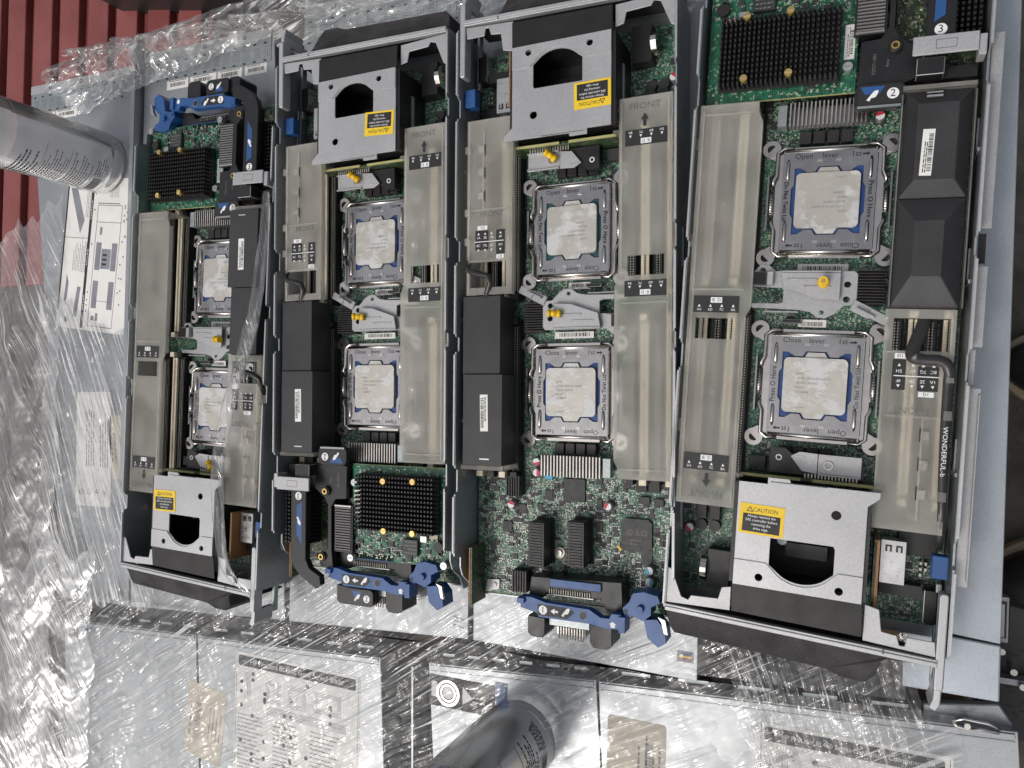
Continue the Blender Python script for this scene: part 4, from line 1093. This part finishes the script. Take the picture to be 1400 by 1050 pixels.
# --- second row, lower edge of the picture (slightly turned)
def along(px0, py0, px1, py1, ln, z=ZL):
    a, b = P(px0, py0, z), P(px1, py1, z); d = (b - a); d.z = 0; d.normalize(); n = Vector((d.y, -d.x, 0))
    f = a + n * ln; g = b + n * ln
    return [(f.x, f.y), (g.x, g.y), (b.x, b.y), (a.x, a.y)]
SPECS = [('closed server at the lower left under wrinkled film, small blue sticker on its lid', (88, 846, 268, 868)),
         ('closed server left of the dark gap with a big printed diagram label under film', (270, 869, 520, 899)),
         ('closed server with dark latch panel, round button and arrows beside the lower bottle', (586, 906, 815, 930)),
         ('closed server at the lower right corner with a framed diagram label reading Components', (818, 931, 1392, 1001))]
R2 = []
for lab, q in SPECS:
    t, lid, o = closed(lab, along(*q, 500)); R2.append((t, lid, o))
    a, b = P(q[0], q[1], ZL), P(q[2], q[3], ZL); d = (b - a).normalized(); n = Vector((-d.y, d.x, 0))
    m = MB(); k = (b - a).length
    if lab.endswith('Components'): b = a + d * (k - 78)
    e = [a + d * 4, b - d * 4, b - d * 6 + n * 26, a + d * 6 + n * 26]
    m.mat('foam_black').prism([(p.x - o.x, p.y - o.y) for p in e], -62, -26)
    m.mat('tray_steel')
    for i in range(6):
        c = a + d * (k * (.1 + .16 * i)) + n * 5; m.cbox(c.x - o.x, c.y - o.y, -25.9, k * .09, 5, 4, math.atan2(d.y, d.x))
    link('front_bezel', m.mesh('front_bezel', 1.2), t)

def label_on(name, lid, o, quad, fn, z=ZL):
    """flat sticker: quad of photo points (tl, tr, br, bl) -> local frame, fn draws in 0..W x 0..H"""
    p = [P(x, y, z) for x, y in quad]; W = (p[1] - p[0]).length; H = (p[3] - p[0]).length
    d = (p[1] - p[0]).normalized(); rot = math.atan2(d.y, d.x)
    m = MB(); fn(m, W, H)
    return link(name, m.mesh(name), lid, (p[3].x - o.x, p[3].y - o.y, z + .05), (0, 0, rot))
Z = .26
def frame(m, W, H, col='paper_white'):
    m.mat(col).prism(rrect(0, W, 0, H, 3), 0, .2)
def service(m, W, H):
    frame(m, W, H)
    m.mat('ink_black').box(W * .285, W * .315, 2, H - 1, .21, Z)
    m.box(0.3, 3.0, 20, H * .97, .21, Z)
    m.box(W * .72, W * .76, H * .8, H * .98, .21, Z)
    m.mat('ink_white')
    for y in (.2, .5, .8): m.lines(W * .3, H * y, Z + .02, 26, 1, 1, .9, math.pi / 2, int(y * 9))
    m.mat('diagram_grey')
    m.prism([(W * .04, H * .93), (W * .09, H * .98), (W * .23, H * .72), (W * .19, H * .63)], .21, Z)
    m.prism([(W * .19, H * .08), (W * .235, H * .08), (W * .255, H * .28), (W * .215, H * .28)], .21, Z)
    m.prism([(W * .07, H * .18), (W * .1, H * .15), (W * .11, H * .3), (W * .08, H * .36)], .21, Z)
    m.mat('card_green').cbox(W * .12, H * .06, .21, 6, 7, .05, .3)
    m.mat('ink_grey').box(2, W * .28, H * .6, H * .604, .21, Z)
    # board diagram
    x0, x1, y0, y1 = W * .37, W * .64, H * .03, H * .82
    for a, b, c, d in ((x0, x1, y0, y0 + .8), (x0, x1, y1, y1 + .8), (x0, x0 + .8, y0, y1), (x1, x1 + .8, y0, y1), (x0 + 8, x1 - 8, y0 + 30, y0 + 30.6), (x0, x1, H * .71, H * .714)): m.box(a, b, c, d, .21, Z)
    m.mat('diagram_grey')
    for ya, yb in ((.15, .33), (.40, .58)):
        m.box(x0 + 3, x0 + 12, H * ya, H * yb, .21, Z).box(x1 - 11, x1 - 2, H * ya, H * yb, .21, Z)
    m.box(x0 + 13, x1 - 12, H * .41, H * .54, .21, .23).box(x0 + 7, x0 + 11, H * .63, H * .68, .21, Z).box(x0 + 5, x0 + 10, H * .07, H * .1, .21, Z).box(x0 + 12, x0 + 16, H * .07, H * .12, .21, Z)
    m.box(W * .75, W * .83, H * .58, H * .98, .21, .23)
    m.mat('ink_black')
    for yy in (.44, .47, .50): m.cbox(x0 + 19, H * yy, .24, 7, 2.5, .05)
    for i in range(11): m.box(x0 + i * 3.4, x0 + i * 3.4 + 2.4, y1 + 2, y1 + 3.2, .21, Z)
    m.mat('ink_grey')
    rr = random.Random(2)
    for i in range(26): m.cbox(rr.choice((x0 - 5, x1 + 5, x1 + 9)), rr.uniform(.05, .9) * H, .21, 2, 2, .05)
    for cx, cy, w, n, sd in ((W * .14, H * .48, 34, 5, 1), (W * .23, H * .5, 44, 4, 2), (W * .8, H * .42, 34, 7, 3), (W * .82, H * .17, 38, 8, 4), (W * .24, H * .85, 40, 3, 6), (W * .5, H * .92, 16, 6, 8)):
        m.lines(cx, cy, Z, w, n, 2.6, .7, math.pi / 2, sd)
label_on('service_label', l0, o0, [(57, 250), (174, 252), (178, 446), (76, 446)], service)
def small_label(m, W, H):
    frame(m, W, H); m.mat('ink_grey')
    for i in range(4): m.ring(W * (.16 + i * .22), H * .12, .21, Z, 3.6, 2.8, 12); m.cbox(W * (.16 + i * .22), H * .12, .21, 2.4, 3, .05, i)
    m.lines(W * .3, H * .6, Z, H * .5, 4, 4, 1.1, math.pi / 2, 5); m.lines(W * .7, H * .62, Z, H * .55, 4, 4, 1.1, math.pi / 2, 7)
label_on('regulatory_label', l0, o0, [(100, 536), (147, 536), (150, 702), (104, 690)], small_label)
def beige(m, W, H):
    m.mat('paper_beige').box(0, W, 0, H, 0, .2); m.mat('ink_grey')
    m.lines(W * .62, H * .55, Z, H * .5, 4, 5, 1.2, math.pi / 2, 3); m.barcode(W * .3, H * .5, Z, H * .5, W * .14, math.pi / 2, 4); m.lines(W * .12, H * .5, Z, H * .45, 1, 4, 2.2, math.pi / 2, 6)
t = label_on('paper_tag', l1, o1, [(152, 570), (176, 566), (174, 656), (154, 656)], beige)
t1, d1, p1 = R2[0]
label_on('paper_tag', d1, p1, [(262, 930), (313, 950), (300, 1046), (250, 1026)], beige)
def blue_sq(m, W, H):
    m.mat('ink_black').box(-W * 1.1, -1, -H * .7, H * 1.2, 0, .3); m.mat('blue_plastic').box(0, W, 0, H, 0, .2); m.mat('ink_white').lines(W / 2, H * .8, Z, W * .7, 3, H * .28, .9, 0, 1)
label_on('sticker', d1, p1, [(108, 848), (120, 850), (119, 864), (108, 862)], blue_sq)
def diagram(title, seed):
    def fn(m, W, H):
        frame(m, W, H); m.mat('ink_grey')
        for a, b, c, d in ((1.5, W - 1.5, 1.5, 2), (1.5, 2, 1.5, H - 1.5), (W - 2, W - 1.5, 1.5, H - 1.5)): m.box(a, b, c, d, .21, Z)
        m.mat('ink_black').prism(rrect(4, W - 5, H - 14, H - 3, 2.5), .21, Z)
        sz = min(8.5, (W - 14) / (len(title) * .50))
        m.mat('ink_white').text(title, W * .5, H - 8.7, Z + .04, sz, 0, .92)
        rr = random.Random(seed); m.mat('ink_black')
        for i in range(44):
            cx, cy = (rr.choice((9, 24, 40, 66, 74, W * .6, W * .78)), rr.uniform(H * .05, H - 20))
            m.cyl(cx, cy, .21, Z, 2.2, n=10)
        m.mat('ink_white')
        m.mat('diagram_grey')
        for a, b, c, d in ((13, 21, H - 48, H - 20), (42, 60, H - 46, H - 24), (70, 92, H - 46, H - 24), (42, W * .9, H - 58, H - 50), (W * .66, W * .86, H - 44, H - 24)):
            for e in range(4): q = e * 1.6; m.ring((a + b) / 2, (c + d) / 2, .21, .24, .8, .3, 8) if e == 3 else m.prism([(a + q, c + q), (b - q, c + q), (b - q, d - q), (a + q, d - q)], .21, .24 + e * .005, [[(a + q + .5, c + q + .5), (b - q - .5, c + q + .5), (b - q - .5, d - q - .5), (a + q + .5, d - q - .5)]])
        m.mat('ink_grey')
        for k in range(3): m.lines(22 + k * W * .3, H - 64, Z, W * .22, 22, 4.2, 1.0, 0, seed + k)
    return fn
t2, d2, p2 = R2[1]
label_on('diagram_label', d2, p2, [(322, 889), (492, 926), (488, 1120), (318, 1080)], diagram('HP ProLiant BL460c Gen8 Server Blade', 4))
t4, d4, p4 = R2[3]
label_on('diagram_label', d4, p4, [(1029, 984), (1293, 1034), (1305, 1200), (1035, 1150)], diagram('HP ProLiant BL460 Series Gen8 Blade Components', 8))
def plain_label(m, W, H):
    m.mat('paper_beige').prism(rrect(0, W, 0, H, 3), 0, .2); m.mat('ink_grey')
    m.lines(W * .55, H * .55, Z, H * .6, 3, 6, 1.6, math.pi / 2, 3); m.barcode(W * .72, H * .5, Z, H * .55, W * .12, math.pi / 2, 4); m.lines(W * .9, H * .5, Z, H * .6, 1, 4, 2.0, math.pi / 2, 6)
label_on('serial_label', d4, p4, [(832, 976), (912, 993), (908, 1110), (828, 1095)], plain_label)
def latch(m, W, H):
    m.mat('film_black').box(0, W, 0, H, 0, 1)
    m.mat('ink_white').prism([(2, H * .3), (W * .12, H * .3), (W * .12, H * .8), (2, H * .8)], 1.02, 1.1)
    m.prism([(W * .52, H * .2), (W * .68, H * .45), (W * .52, H * .8)], 1.02, 1.1)
    m.mat('fin_metal').ring(W * .3, H * .5, 1.02, 2.4, H * .44, H * .34, 24).ring(W * .3, H * .5, 1.02, 2.2, H * .3, H * .22, 24); m.mat('paper_white').cyl(W * .3, H * .5, 1.02, 1.8, H * .2)
    m.mat('ink_white').lines(W * .8, H * .5, 1.1, W * .25, 2, 4, 1.2, 0, 3)
    m.mat('blue_plastic').box(W + .5, W + 12, H * .45, H * 1.15, 0, .5)
t3, d3, p3 = R2[2]
label_on('latch_panel', d3, p3, [(588, 921), (676, 938), (672, 975), (588, 962)], latch)
# wire latch near the right corner of that lid
m = MB(); q = [P(x, y, ZL + 2) for x, y in ((1302, 986), (1318, 983), (1352, 990), (1368, 998), (1366, 1003), (1340, 998), (1330, 999), (1308, 993), (1302, 986))]
m.mat('chrome').tube([(v.x - p4.x, v.y - p4.y, ZL + 1.6) for v in q], 1.1)
c = P(1322, 991, ZL); m.cyl(c.x - p4.x, c.y - p4.y, ZL, ZL + 3, 2.6, 2, 12)
link('wire_latch', m.mesh('wire_latch'), d4)

# --- chassis corner hanging out at the lower right, and what carries the stack
ch = thing('chassis_corner', 'galvanised chassis corner with standoff pins and dark slots at the lower right', 'chassis', (112, -190, 0))
m = MB(); m.mat('anodised_black').prism([(-18, -70), (40, -70), (34, -30), (18, 30), (4, 32), (-18, 32)], -110, -95)
m.mat('lid_steel').box(-16, 2, 4, 40, -94.9, -88); m.box(-17, 22, -26, -20, -94.9, -84)
link('base_plate', m.mesh('base_plate', .8), ch)
m = MB(); m.mat('slot_black'); rr = random.Random(4)
for i in range(40):
    m.cbox(rr.uniform(-15, 20), rr.uniform(-60, 0), -94.8, 4, 2, .3, rr.uniform(-.4, .4))
m.box(-14, 0, 8, 36, -87.9, -87.5); m.mat('lid_steel').box(-12, -1.5, 9, 34, -87.4, -87.2)
link('slots', m.mesh('slots'), ch)
for x, y in ((-4, 0), (10, -24), (4, -14), (20, -44)):
    m = MB(); m.mat('fin_metal').cyl(0, 0, -94.5, -80, 2.0, 1.9, 14).cyl(0, 0, -80, -78.5, 2.8, 2.4, 14); link('standoff_pin', m.mesh('standoff_pin'), ch, (x, y, 0))
m = MB(); q = [P(x, y, -22) for x, y in ((1262, 962), (1366, 964), (1390, 1000), (1262, 983))]
m.mat('lid_steel').prism([(v.x - p4.x, v.y - p4.y) for v in q], -30, -22)
link('corner_plate', m.mesh('corner_plate', .8), R2[3][0])
m = MB(); q = [P(x, y, -40) for x, y in ((516, 892), (590, 900), (590, 1250), (516, 1250))]  # dark slab added as shade in the gap, covering the sunlit carton
m.mat('film_black').prism([(v.x, v.y) for v in q], -62, -40); m.mat('tray_steel').prism([(v.x + o, v.y) for v, o in ((q[1], -7), (q[1], -4), (q[2], -4), (q[2], -7))], -39.9, -14)
tag(link('gap_shade_panel', m.mesh('gap_shade_panel', .6)), 'added dark panel for gap shade, with a thin pale rib, between two lower servers', 'panel')
crate = MB(); crate.mat('cardboard').box(-900, 85, -760, 320, -700, -66)
tag(link('carton', crate.mesh('carton', 3)), 'brown cardboard carton under the whole stack of servers', 'carton')

# --- red painted slats and floor
red = thing('slatted_panel', 'red painted slatted panel behind the stack at the upper left', 'panel', (-1800, 700, -700))
for i in range(9):
    m = MB(); m.mat('red_paint').prism([(-36, -475), (36, -475), (36, 700), (-36, 700)], 0, 30)
    m.box(36.2, 50, -475, 700, -6, 12)
    link('slat', m.mesh('slat', 3, 2), red, (-440 + i * 104 + (8 if i % 2 else 0), 0, 0 if i % 2 else -4))
m = MB(); m.mat('slot_black').box(-520, 560, -475, 700, -12, -7); link('gap_shade_sheet', m.mesh('gap_shade_sheet'), red)  # black sheet added to darken the deep gaps between the slats
bx = MB(); bx.mat('slot_black').prism([(-1640, 880), (-600, 700), (-600, 1500), (-1640, 1500)], -698, -560)
tag(link('black_crate', bx.mesh('black_crate', 8, 2)), 'black crate in the dark behind the stack, at the top beside the red slats', 'crate')
g = MB(); g.mat('floor_concrete').flat(-9000, 9000, -9000, 9000, -702)
link('ground', g.mesh('ground'), kind='structure')

# --- shoe tips at the right
def shoe(label, px, py, z0, ang):
    c = P(px, py, z0); t = thing('shoe', label, 'shoe', (c.x, c.y, z0), ang, 'black shoes at the right edge')
    def prof(k): return 52 * math.sqrt(max(0, 1 - (1 - min(1, k / .36)) ** 2)) * (1 - .16 * max(0, math.sin((k - .36) / .64 * math.pi)) if k > .36 else 1)
    def out(r, n=26):
        a = [(285 * i / n, prof(i / n) * r) for i in range(n + 1)]; return [(x, y) for x, y in a] + [(x, -y) for x, y in a[::-1][:-1] if x > 0]
    m = MB(); pts = out(1.2); m.mat('sole_tan').prism([(x * 1.02 - 5, y) for x, y in pts], 0, 26); link('sole', m.mesh('sole', 4, 2), t)
    m = MB(); m.mat('shoe_black'); m.smooth = True
    def fn(u, v):
        x = 285 * u; a = math.pi * v; w = prof(u) * .96
        h = (24 + 38 * math.sin(min(1, u / .5) * math.pi / 2) ** .8 + 50 * max(0, u - .4)) if u > 0 else 0
        return (x, w * math.cos(a), 24 + (h) * (math.sin(a) ** .7) * (1 if u > .02 else 0))
    m.grid(fn, 40, 24); link('upper', m.mesh('upper'), t)
    m = MB(); m.mat('shoe_black').tube([(75, 46 * math.cos(a), 66 + 10 * math.sin(a) - 4) for a in [math.pi * k / 16 for k in range(17)]], 2.2); link('toe_seam', m.mesh('toe_seam'), t)
shoe('black shoe toe with pale sole on the floor, upper of the two at right', 1364, 496, -700, -.12)
shoe('black shoe toe with pale sole on the floor, just above the chassis corner', 1348, 785, -700, .1)

# --- bottles
def bottle(label, base_px, face, bar, rad, ln):
    c = P(*base_px, ZL); t = thing('bottle', label, 'bottle', (c.x, c.y, ZL + 1), face, 'clear plastic bottles')
    prof = [(0, rad * .86), (1.5, rad * .93), (5, rad * .985), (10, rad), (ln * .62, rad), (ln * .70, rad * .96), (ln * .80, rad * .78), (ln * .88, rad * .48), (ln * .91, rad * .38), (ln, rad * .38)]
    def R_at(x):
        for (xa, ra), (xb, rb) in zip(prof, prof[1:]):
            if xa <= x <= xb: q = (x - xa) / (xb - xa); return ra + (rb - ra) * q
        return prof[-1][1]
    def surf(x, a, k=1.0):
        r = R_at(x) * k + .8 * noise.noise(Vector((x * .02, math.cos(a) * 1.2, math.sin(a) * 1.2)))
        if 12 < x < 20: r -= .9 * math.sin((x - 12) / 8 * math.pi)
        return (r * math.cos(a), r * math.sin(a), x)
    m = MB(); m.mat('bottle_plastic'); m.smooth = True
    m.grid(lambda u, v: surf(ln * u, 2 * math.pi * v), 110, 56)
    m.v.append((0, 0, 3)); k = len(m.v) - 1
    for j in range(56): m.face((k, j + 1, j))
    link('body', m.mesh('body'), t)
    m = MB(); m.mat('bottle_sleeve'); m.smooth = True; m.grid(lambda u, v: surf(21 + (ln * .60 - 21) * u, 2 * math.pi * v, 1.012), 60, 56); link('sleeve', m.mesh('sleeve'), t)
    m = MB()
    def wrap(x, s, w, h, lift=0.0):   # printed mark: x up the bottle, s round it
        b = len(m.v)
        for dx, ds in ((0, 0), (w, 0), (w, h), (0, h)):
            p = Vector(surf(x + dx, (s + ds) / rad, 1.016)); e = Vector((p.x, p.y, 0)).normalized() * (.15 + lift); m.v.append(tuple(p + e))
        m.face((b, b + 3, b + 2, b + 1))
    rr = random.Random(int(rad * 10 + bar))
    for (xs, n, pitch, s0, s1, th) in ((24, 5, 2.6, bar + 26, bar + 50, .9), (40, 8, 3.0, bar - 2, bar + 46, 1.0), (68, 9, 2.8, bar + 2, bar + 40, .9), (96, 6, 3.8, bar - 4, bar + 44, 1.5)):
        for i in range(n):
            s = s0 + rr.uniform(0, 2); e = s0 + (s1 - s0) * rr.uniform(.5, 1)
            while s < e:
                l = rr.uniform(1.0, 4.2); m.mat('ink_black'); wrap(xs + i * pitch, s, th, l); s += l + .9
    m.mat('ink_white')
    for k in range(8): wrap(23, bar + k * 3, 13, 3.02)
    m.mat('ink_black'); s = bar + 1.5
    for k in range(16):
        q = rr.choice((.5, .8, 1.1)); wrap(24.5, s, 10, min(q, bar + 23 - s), .15); s += q + rr.choice((.5, .8))
        if s > bar + 22.4: break
    m.mat('ink_grey')
    for k in range(15): wrap(66, bar + k * 3, .5, 3.02); wrap(93.4, bar + k * 3, .5, 3.02)
    link('printing', m.mesh('printing'), t)
    m = MB(); m.mat('paper_white').cyl(0, 0, ln - 14, ln + 6, rad * .43, rad * .42, 28); link('cap', m.mesh('cap', .6), t)
bottle('clear plastic bottle standing at the left edge beside the leftmost open blade', (147, 226), math.radians(-18), -40, 35, 210)
bottle('clear plastic bottle standing at the bottom edge beside the dark latch panel', (711, 1008), math.radians(45), -44, 34, 210)

# ================================================================== stretch film
def sheet(name, label, mat, corners, nu, nv, amp, freq, ang, bulge=None, aniso=6.0, seed=0.0, fringe=0.0):
    """film sheet between four world corners (bl, br, tr, tl); folds run along ang"""
    c = [Vector(p) for p in corners]; ca, sa = math.cos(ang), math.sin(ang)
    m = MB(); m.mat(mat); m.smooth = True
    def fn(u, v):
        if fringe:
            u += fringe * noise.noise(Vector((v * 9, seed, 1))) * (1 - 2 * min(u, 1 - u)) ; v += fringe * noise.noise(Vector((u * 9, seed, 5))) * (1 - 2 * min(v, 1 - v))
        p = c[0] * (1 - u) * (1 - v) + c[1] * u * (1 - v) + c[2] * u * v + c[3] * (1 - u) * v
        x, y = p.x * ca + p.y * sa, -p.x * sa + p.y * ca
        w = noise.noise(Vector((p.x * .006, p.y * .006, seed))) * 22
        h = noise.noise(Vector((x * freq / aniso, (y + w) * freq, seed))) + .5 * noise.noise(Vector((x * freq * 2.2 / aniso, (y + w) * freq * 2.3, seed + 9)))
        h += .35 * noise.noise(Vector((p.x * freq * 1.5, p.y * freq * 1.5, seed + 3)))
        a = amp(u, v) if callable(amp) else amp
        p = p + Vector((0, 0, a * h + (bulge(u, v) if bulge else 0)))
        return p
    m.grid(fn, nu, nv)
    o = link(name, m.mesh(name))
    o['label'] = label; o['category'] = 'plastic film'; o['group'] = 'clear stretch film'
    return o
def W3(px, py, z): p = P(px, py, z); return (p.x, p.y, z)
# over the second row
sheet('stretch_film', 'clear film stretched in diagonal creases over the lower row of servers', 'film_diagonal',
      [(-900, -560, -7), (120, -560, -7), (70, -218, -6), (-900, -262, -6)], 260, 110, 1.6, .12, math.radians(33), None, 8, 1.0, .02)
# over the ends of the first row, running on under the open blades
sheet('stretch_film', 'clear film with slanting creases over the lid ends just below the open blades', 'film_diagonal',
      [(-700, -258, -9.6), (40, -214, -9.6), (40, -150, -10.6), (-700, -150, -10.6)], 220, 40, .5, .12, math.radians(33), None, 8, 4.0)
# over the left lids
sheet('stretch_film', 'clear film with steep creases over the far left lid, below the white service label', 'film_steep',
      [(-900, -270, -6), (-700, -258, -6), (-705, 20, -8), (-905, 100, -6)], 70, 130, lambda u, v: 2.2 * (1 - .6 * u), .12, math.radians(-66), None, 8, 7.0, .05)
# falling over the left side, bulging
def fall(u, v):
    return 30 * math.sin(math.pi * u) * (0.5 + .5 * noise.noise(Vector((v * 5, 1, 2)))) 
def drape(name, label, mat, path, y0, y1, nu, nv, amp, seed, slant=0.0):
    m = MB(); m.mat(mat); m.smooth = True; n = len(path) - 1
    def fn(u, v):
        k = u * n; i = min(int(k), n - 1); q = k - i; q = q * q * (3 - 2 * q) * .5 + q * .5
        x = path[i][0] * (1 - q) + path[i + 1][0] * q; z = path[i][1] * (1 - q) + path[i + 1][1] * q
        y = y0 + (y1 - slant * u - y0 + 40 * noise.noise(Vector((u * 9, seed, 2))) + 14 * noise.noise(Vector((u * 30, seed, 4)))) * v
        x += (1 - u) * (14 * noise.noise(Vector((v * 12, seed, 8))) + 5 * noise.noise(Vector((v * 50, seed, 8))))
        a = amp * min(1, u * 3 + .1)
        h = Vector((noise.noise(Vector((u * 6, v * 9, seed))), 0, noise.noise(Vector((u * 7, v * 8, seed + 5)))))
        h += .25 * Vector((noise.noise(Vector((u * 17, v * 26, seed + 2))), noise.noise(Vector((u * 15, v * 24, seed + 7))), noise.noise(Vector((u * 16, v * 28, seed + 3)))))
        h += .06 * Vector((noise.turbulence(Vector((u * 30, v * 50, seed)), 2, True), 0, noise.turbulence(Vector((u * 32, v * 52, seed + 4)), 2, True)))
        return Vector((x, y, z)) + h * a
    m.grid(fn, nu, nv); o = link(name, m.mesh(name)); o['label'] = label; o['category'] = 'plastic film'; o['group'] = 'clear stretch film'
drape('stretch_film', 'crumpled clear film bulging over the left side of the stack', 'film_crumpled',
      [(-862, -5), (-888, 0), (-930, 6), (-985, 2), (-1050, -20), (-1110, -80), (-1140, -170), (-1150, -300), (-1150, -420)], -640, 215, 140, 260, 9, 3.0, 150)
drape('stretch_film', 'loose second layer of crumpled clear film at the lower left corner', 'film_crumpled',
      [(-790, -4), (-850, 10), (-920, 20), (-990, 16), (-1060, -20), (-1110, -100), (-1130, -260)], -700, -190, 110, 180, 9, 13.0, 120)
# gathered over the far end of the stack
sheet('stretch_film', 'crumpled bunch of clear film gathered over the top left end of the stack', 'film_top',
      [W3(104, 156, -4), W3(385, 42, 2), W3(400, -22, -2), W3(84, 84, -40)], 190, 90, lambda u, v: 9 * (.35 + math.sin(math.pi * v)), .055, math.radians(22),
      lambda u, v: 34 * math.sin(math.pi * min(1, v * 1.1)) * (1 - .4 * u), 2.6, 21.0, .06)
sheet('stretch_film', 'thick shiny roll of clear film along the top left edge of the stack', 'film_top',
      [W3(150, 104, 0), W3(410, 22, 4), W3(640, -16, -2), W3(112, 80, -30)], 200, 60, lambda u, v: 10 * (.3 + math.sin(math.pi * v)), .07, math.radians(24),
      lambda u, v: 40 * abs(math.sin(math.pi * v)) ** .8 * (1 - .3 * u), 3.2, 57.0, .05)
sheet('stretch_film', 'clear film lying over the lid ends at the top, behind the two middle blades', 'film_top',
      [W3(380, 66, -6), W3(960, 0, -6), W3(980, -60, -6), W3(330, -40, -6)], 200, 70, 3.0, .08, math.radians(10), None, 4, 31.0)
sheet('stretch_film', 'fan of clear film pulled out from under the black bezel of the largest blade', 'film_fan',
      [W3(1040, 1075, -2), W3(1285, 1075, -2), W3(1240, 868, 2), W3(985, 872, 0)], 120, 110, lambda u, v: 2.6, .16, math.radians(-72), lambda u, v: 7 * math.sin(math.pi * v) * math.sin(math.pi * u), 9, 41.0, .05)
# twisted strand across the leftmost blade
def strand(name, label, path, rad, seed):
    pts = [Vector(W3(*p)) for p in path]; m = MB(); m.mat('film_strand'); m.smooth = True; n = 110; k = 18
    def pos(t):
        q = t * (len(pts) - 1); i = min(int(q), len(pts) - 2); q -= i
        a, b, c, d = pts[max(i - 1, 0)], pts[i], pts[i + 1], pts[min(i + 2, len(pts) - 1)]
        return 0.5 * ((2 * b) + (c - a) * q + (2 * a - 5 * b + 4 * c - d) * q * q + (3 * b - a - 3 * c + d) * q ** 3)
    def fn(u, v):
        p = pos(u); d = (pos(min(1, u + .01)) - pos(max(0, u - .01))).normalized(); s = d.cross(Vector((0, 0, 1))).normalized(); w = d.cross(s)
        a = 2 * math.pi * v; r = rad(u) * (1 + .55 * noise.noise(Vector((math.cos(a) * 1.6, math.sin(a) * 1.6, u * 7 + seed))) + .3 * noise.noise(Vector((math.cos(a) * 4, math.sin(a) * 4, u * 12 + seed))))
        return p + s * r * math.cos(a) - w * r * .55 * math.sin(a)
    m.grid(fn, n, k); o = link(name, m.mesh(name)); o['label'] = label; o['category'] = 'plastic film'; o['group'] = 'clear stretch film'
strand('film_strand', 'twisted strand of clear film curling down over the leftmost open blade', [(364, 262, 47), (361, 320, 50), (352, 400, 51), (338, 470, 50), (318, 540, 50), (302, 600, 50), (297, 660, 50), (300, 720, 50), (308, 775, 49), (340, 812, 44), (350, 826, 30)], lambda u: 3 + 4.6 * math.sin(math.pi * min(1, u * 1.15)) ** .8, 2.0)

# ------------------------------------------------------------------ light
w = bpy.data.worlds.new('World'); scn.world = w; w.use_nodes = True
nt = w.node_tree
bg = nt.nodes['Background']
sky = nt.nodes.new('ShaderNodeTexSky'); sky.sky_type = 'NISHITA'; sky.sun_disc = False
EL, AZ = math.radians(54), math.radians(238)          # direction to the sun, azimuth measured in the scene's XY plane from +X
sky.sun_elevation = EL; sky.sun_rotation = math.pi / 2 - AZ
sky.air_density = 1.0; sky.dust_density = 6.0; sky.ozone_density = 1.0
hs = nt.nodes.new('ShaderNodeHueSaturation'); hs.inputs['Saturation'].default_value = 0.35
nt.links.new(sky.outputs[0], hs.inputs['Color']); nt.links.new(hs.outputs[0], bg.inputs[0])
bg.inputs[1].default_value = 0.15
sd = bpy.data.lights.new('sun', 'SUN'); sd.energy = 0.8; sd.angle = math.radians(10); sd.color = (1, 0.96, 0.9)
so = bpy.data.objects.new('sun', sd); COL.objects.link(so)
dv = Vector((math.cos(EL) * math.cos(AZ), math.cos(EL) * math.sin(AZ), math.sin(EL)))
so.rotation_euler = dv.to_track_quat('Z', 'Y').to_euler()
so.location = (0, 0, 3)
vs = scn.view_settings
scn.display_settings.display_device = 'sRGB'
vs.view_transform = 'Standard'; vs.look = 'None'; vs.exposure = -0.22; vs.gamma = 1.0; vs.use_curve_mapping = False
cy = scn.cycles
cy.max_bounces = 12; cy.transparent_max_bounces = 24; cy.transmission_bounces = 8; cy.glossy_bounces = 4; cy.diffuse_bounces = 3
cy.sample_clamp_indirect = 6; cy.caustics_reflective = False
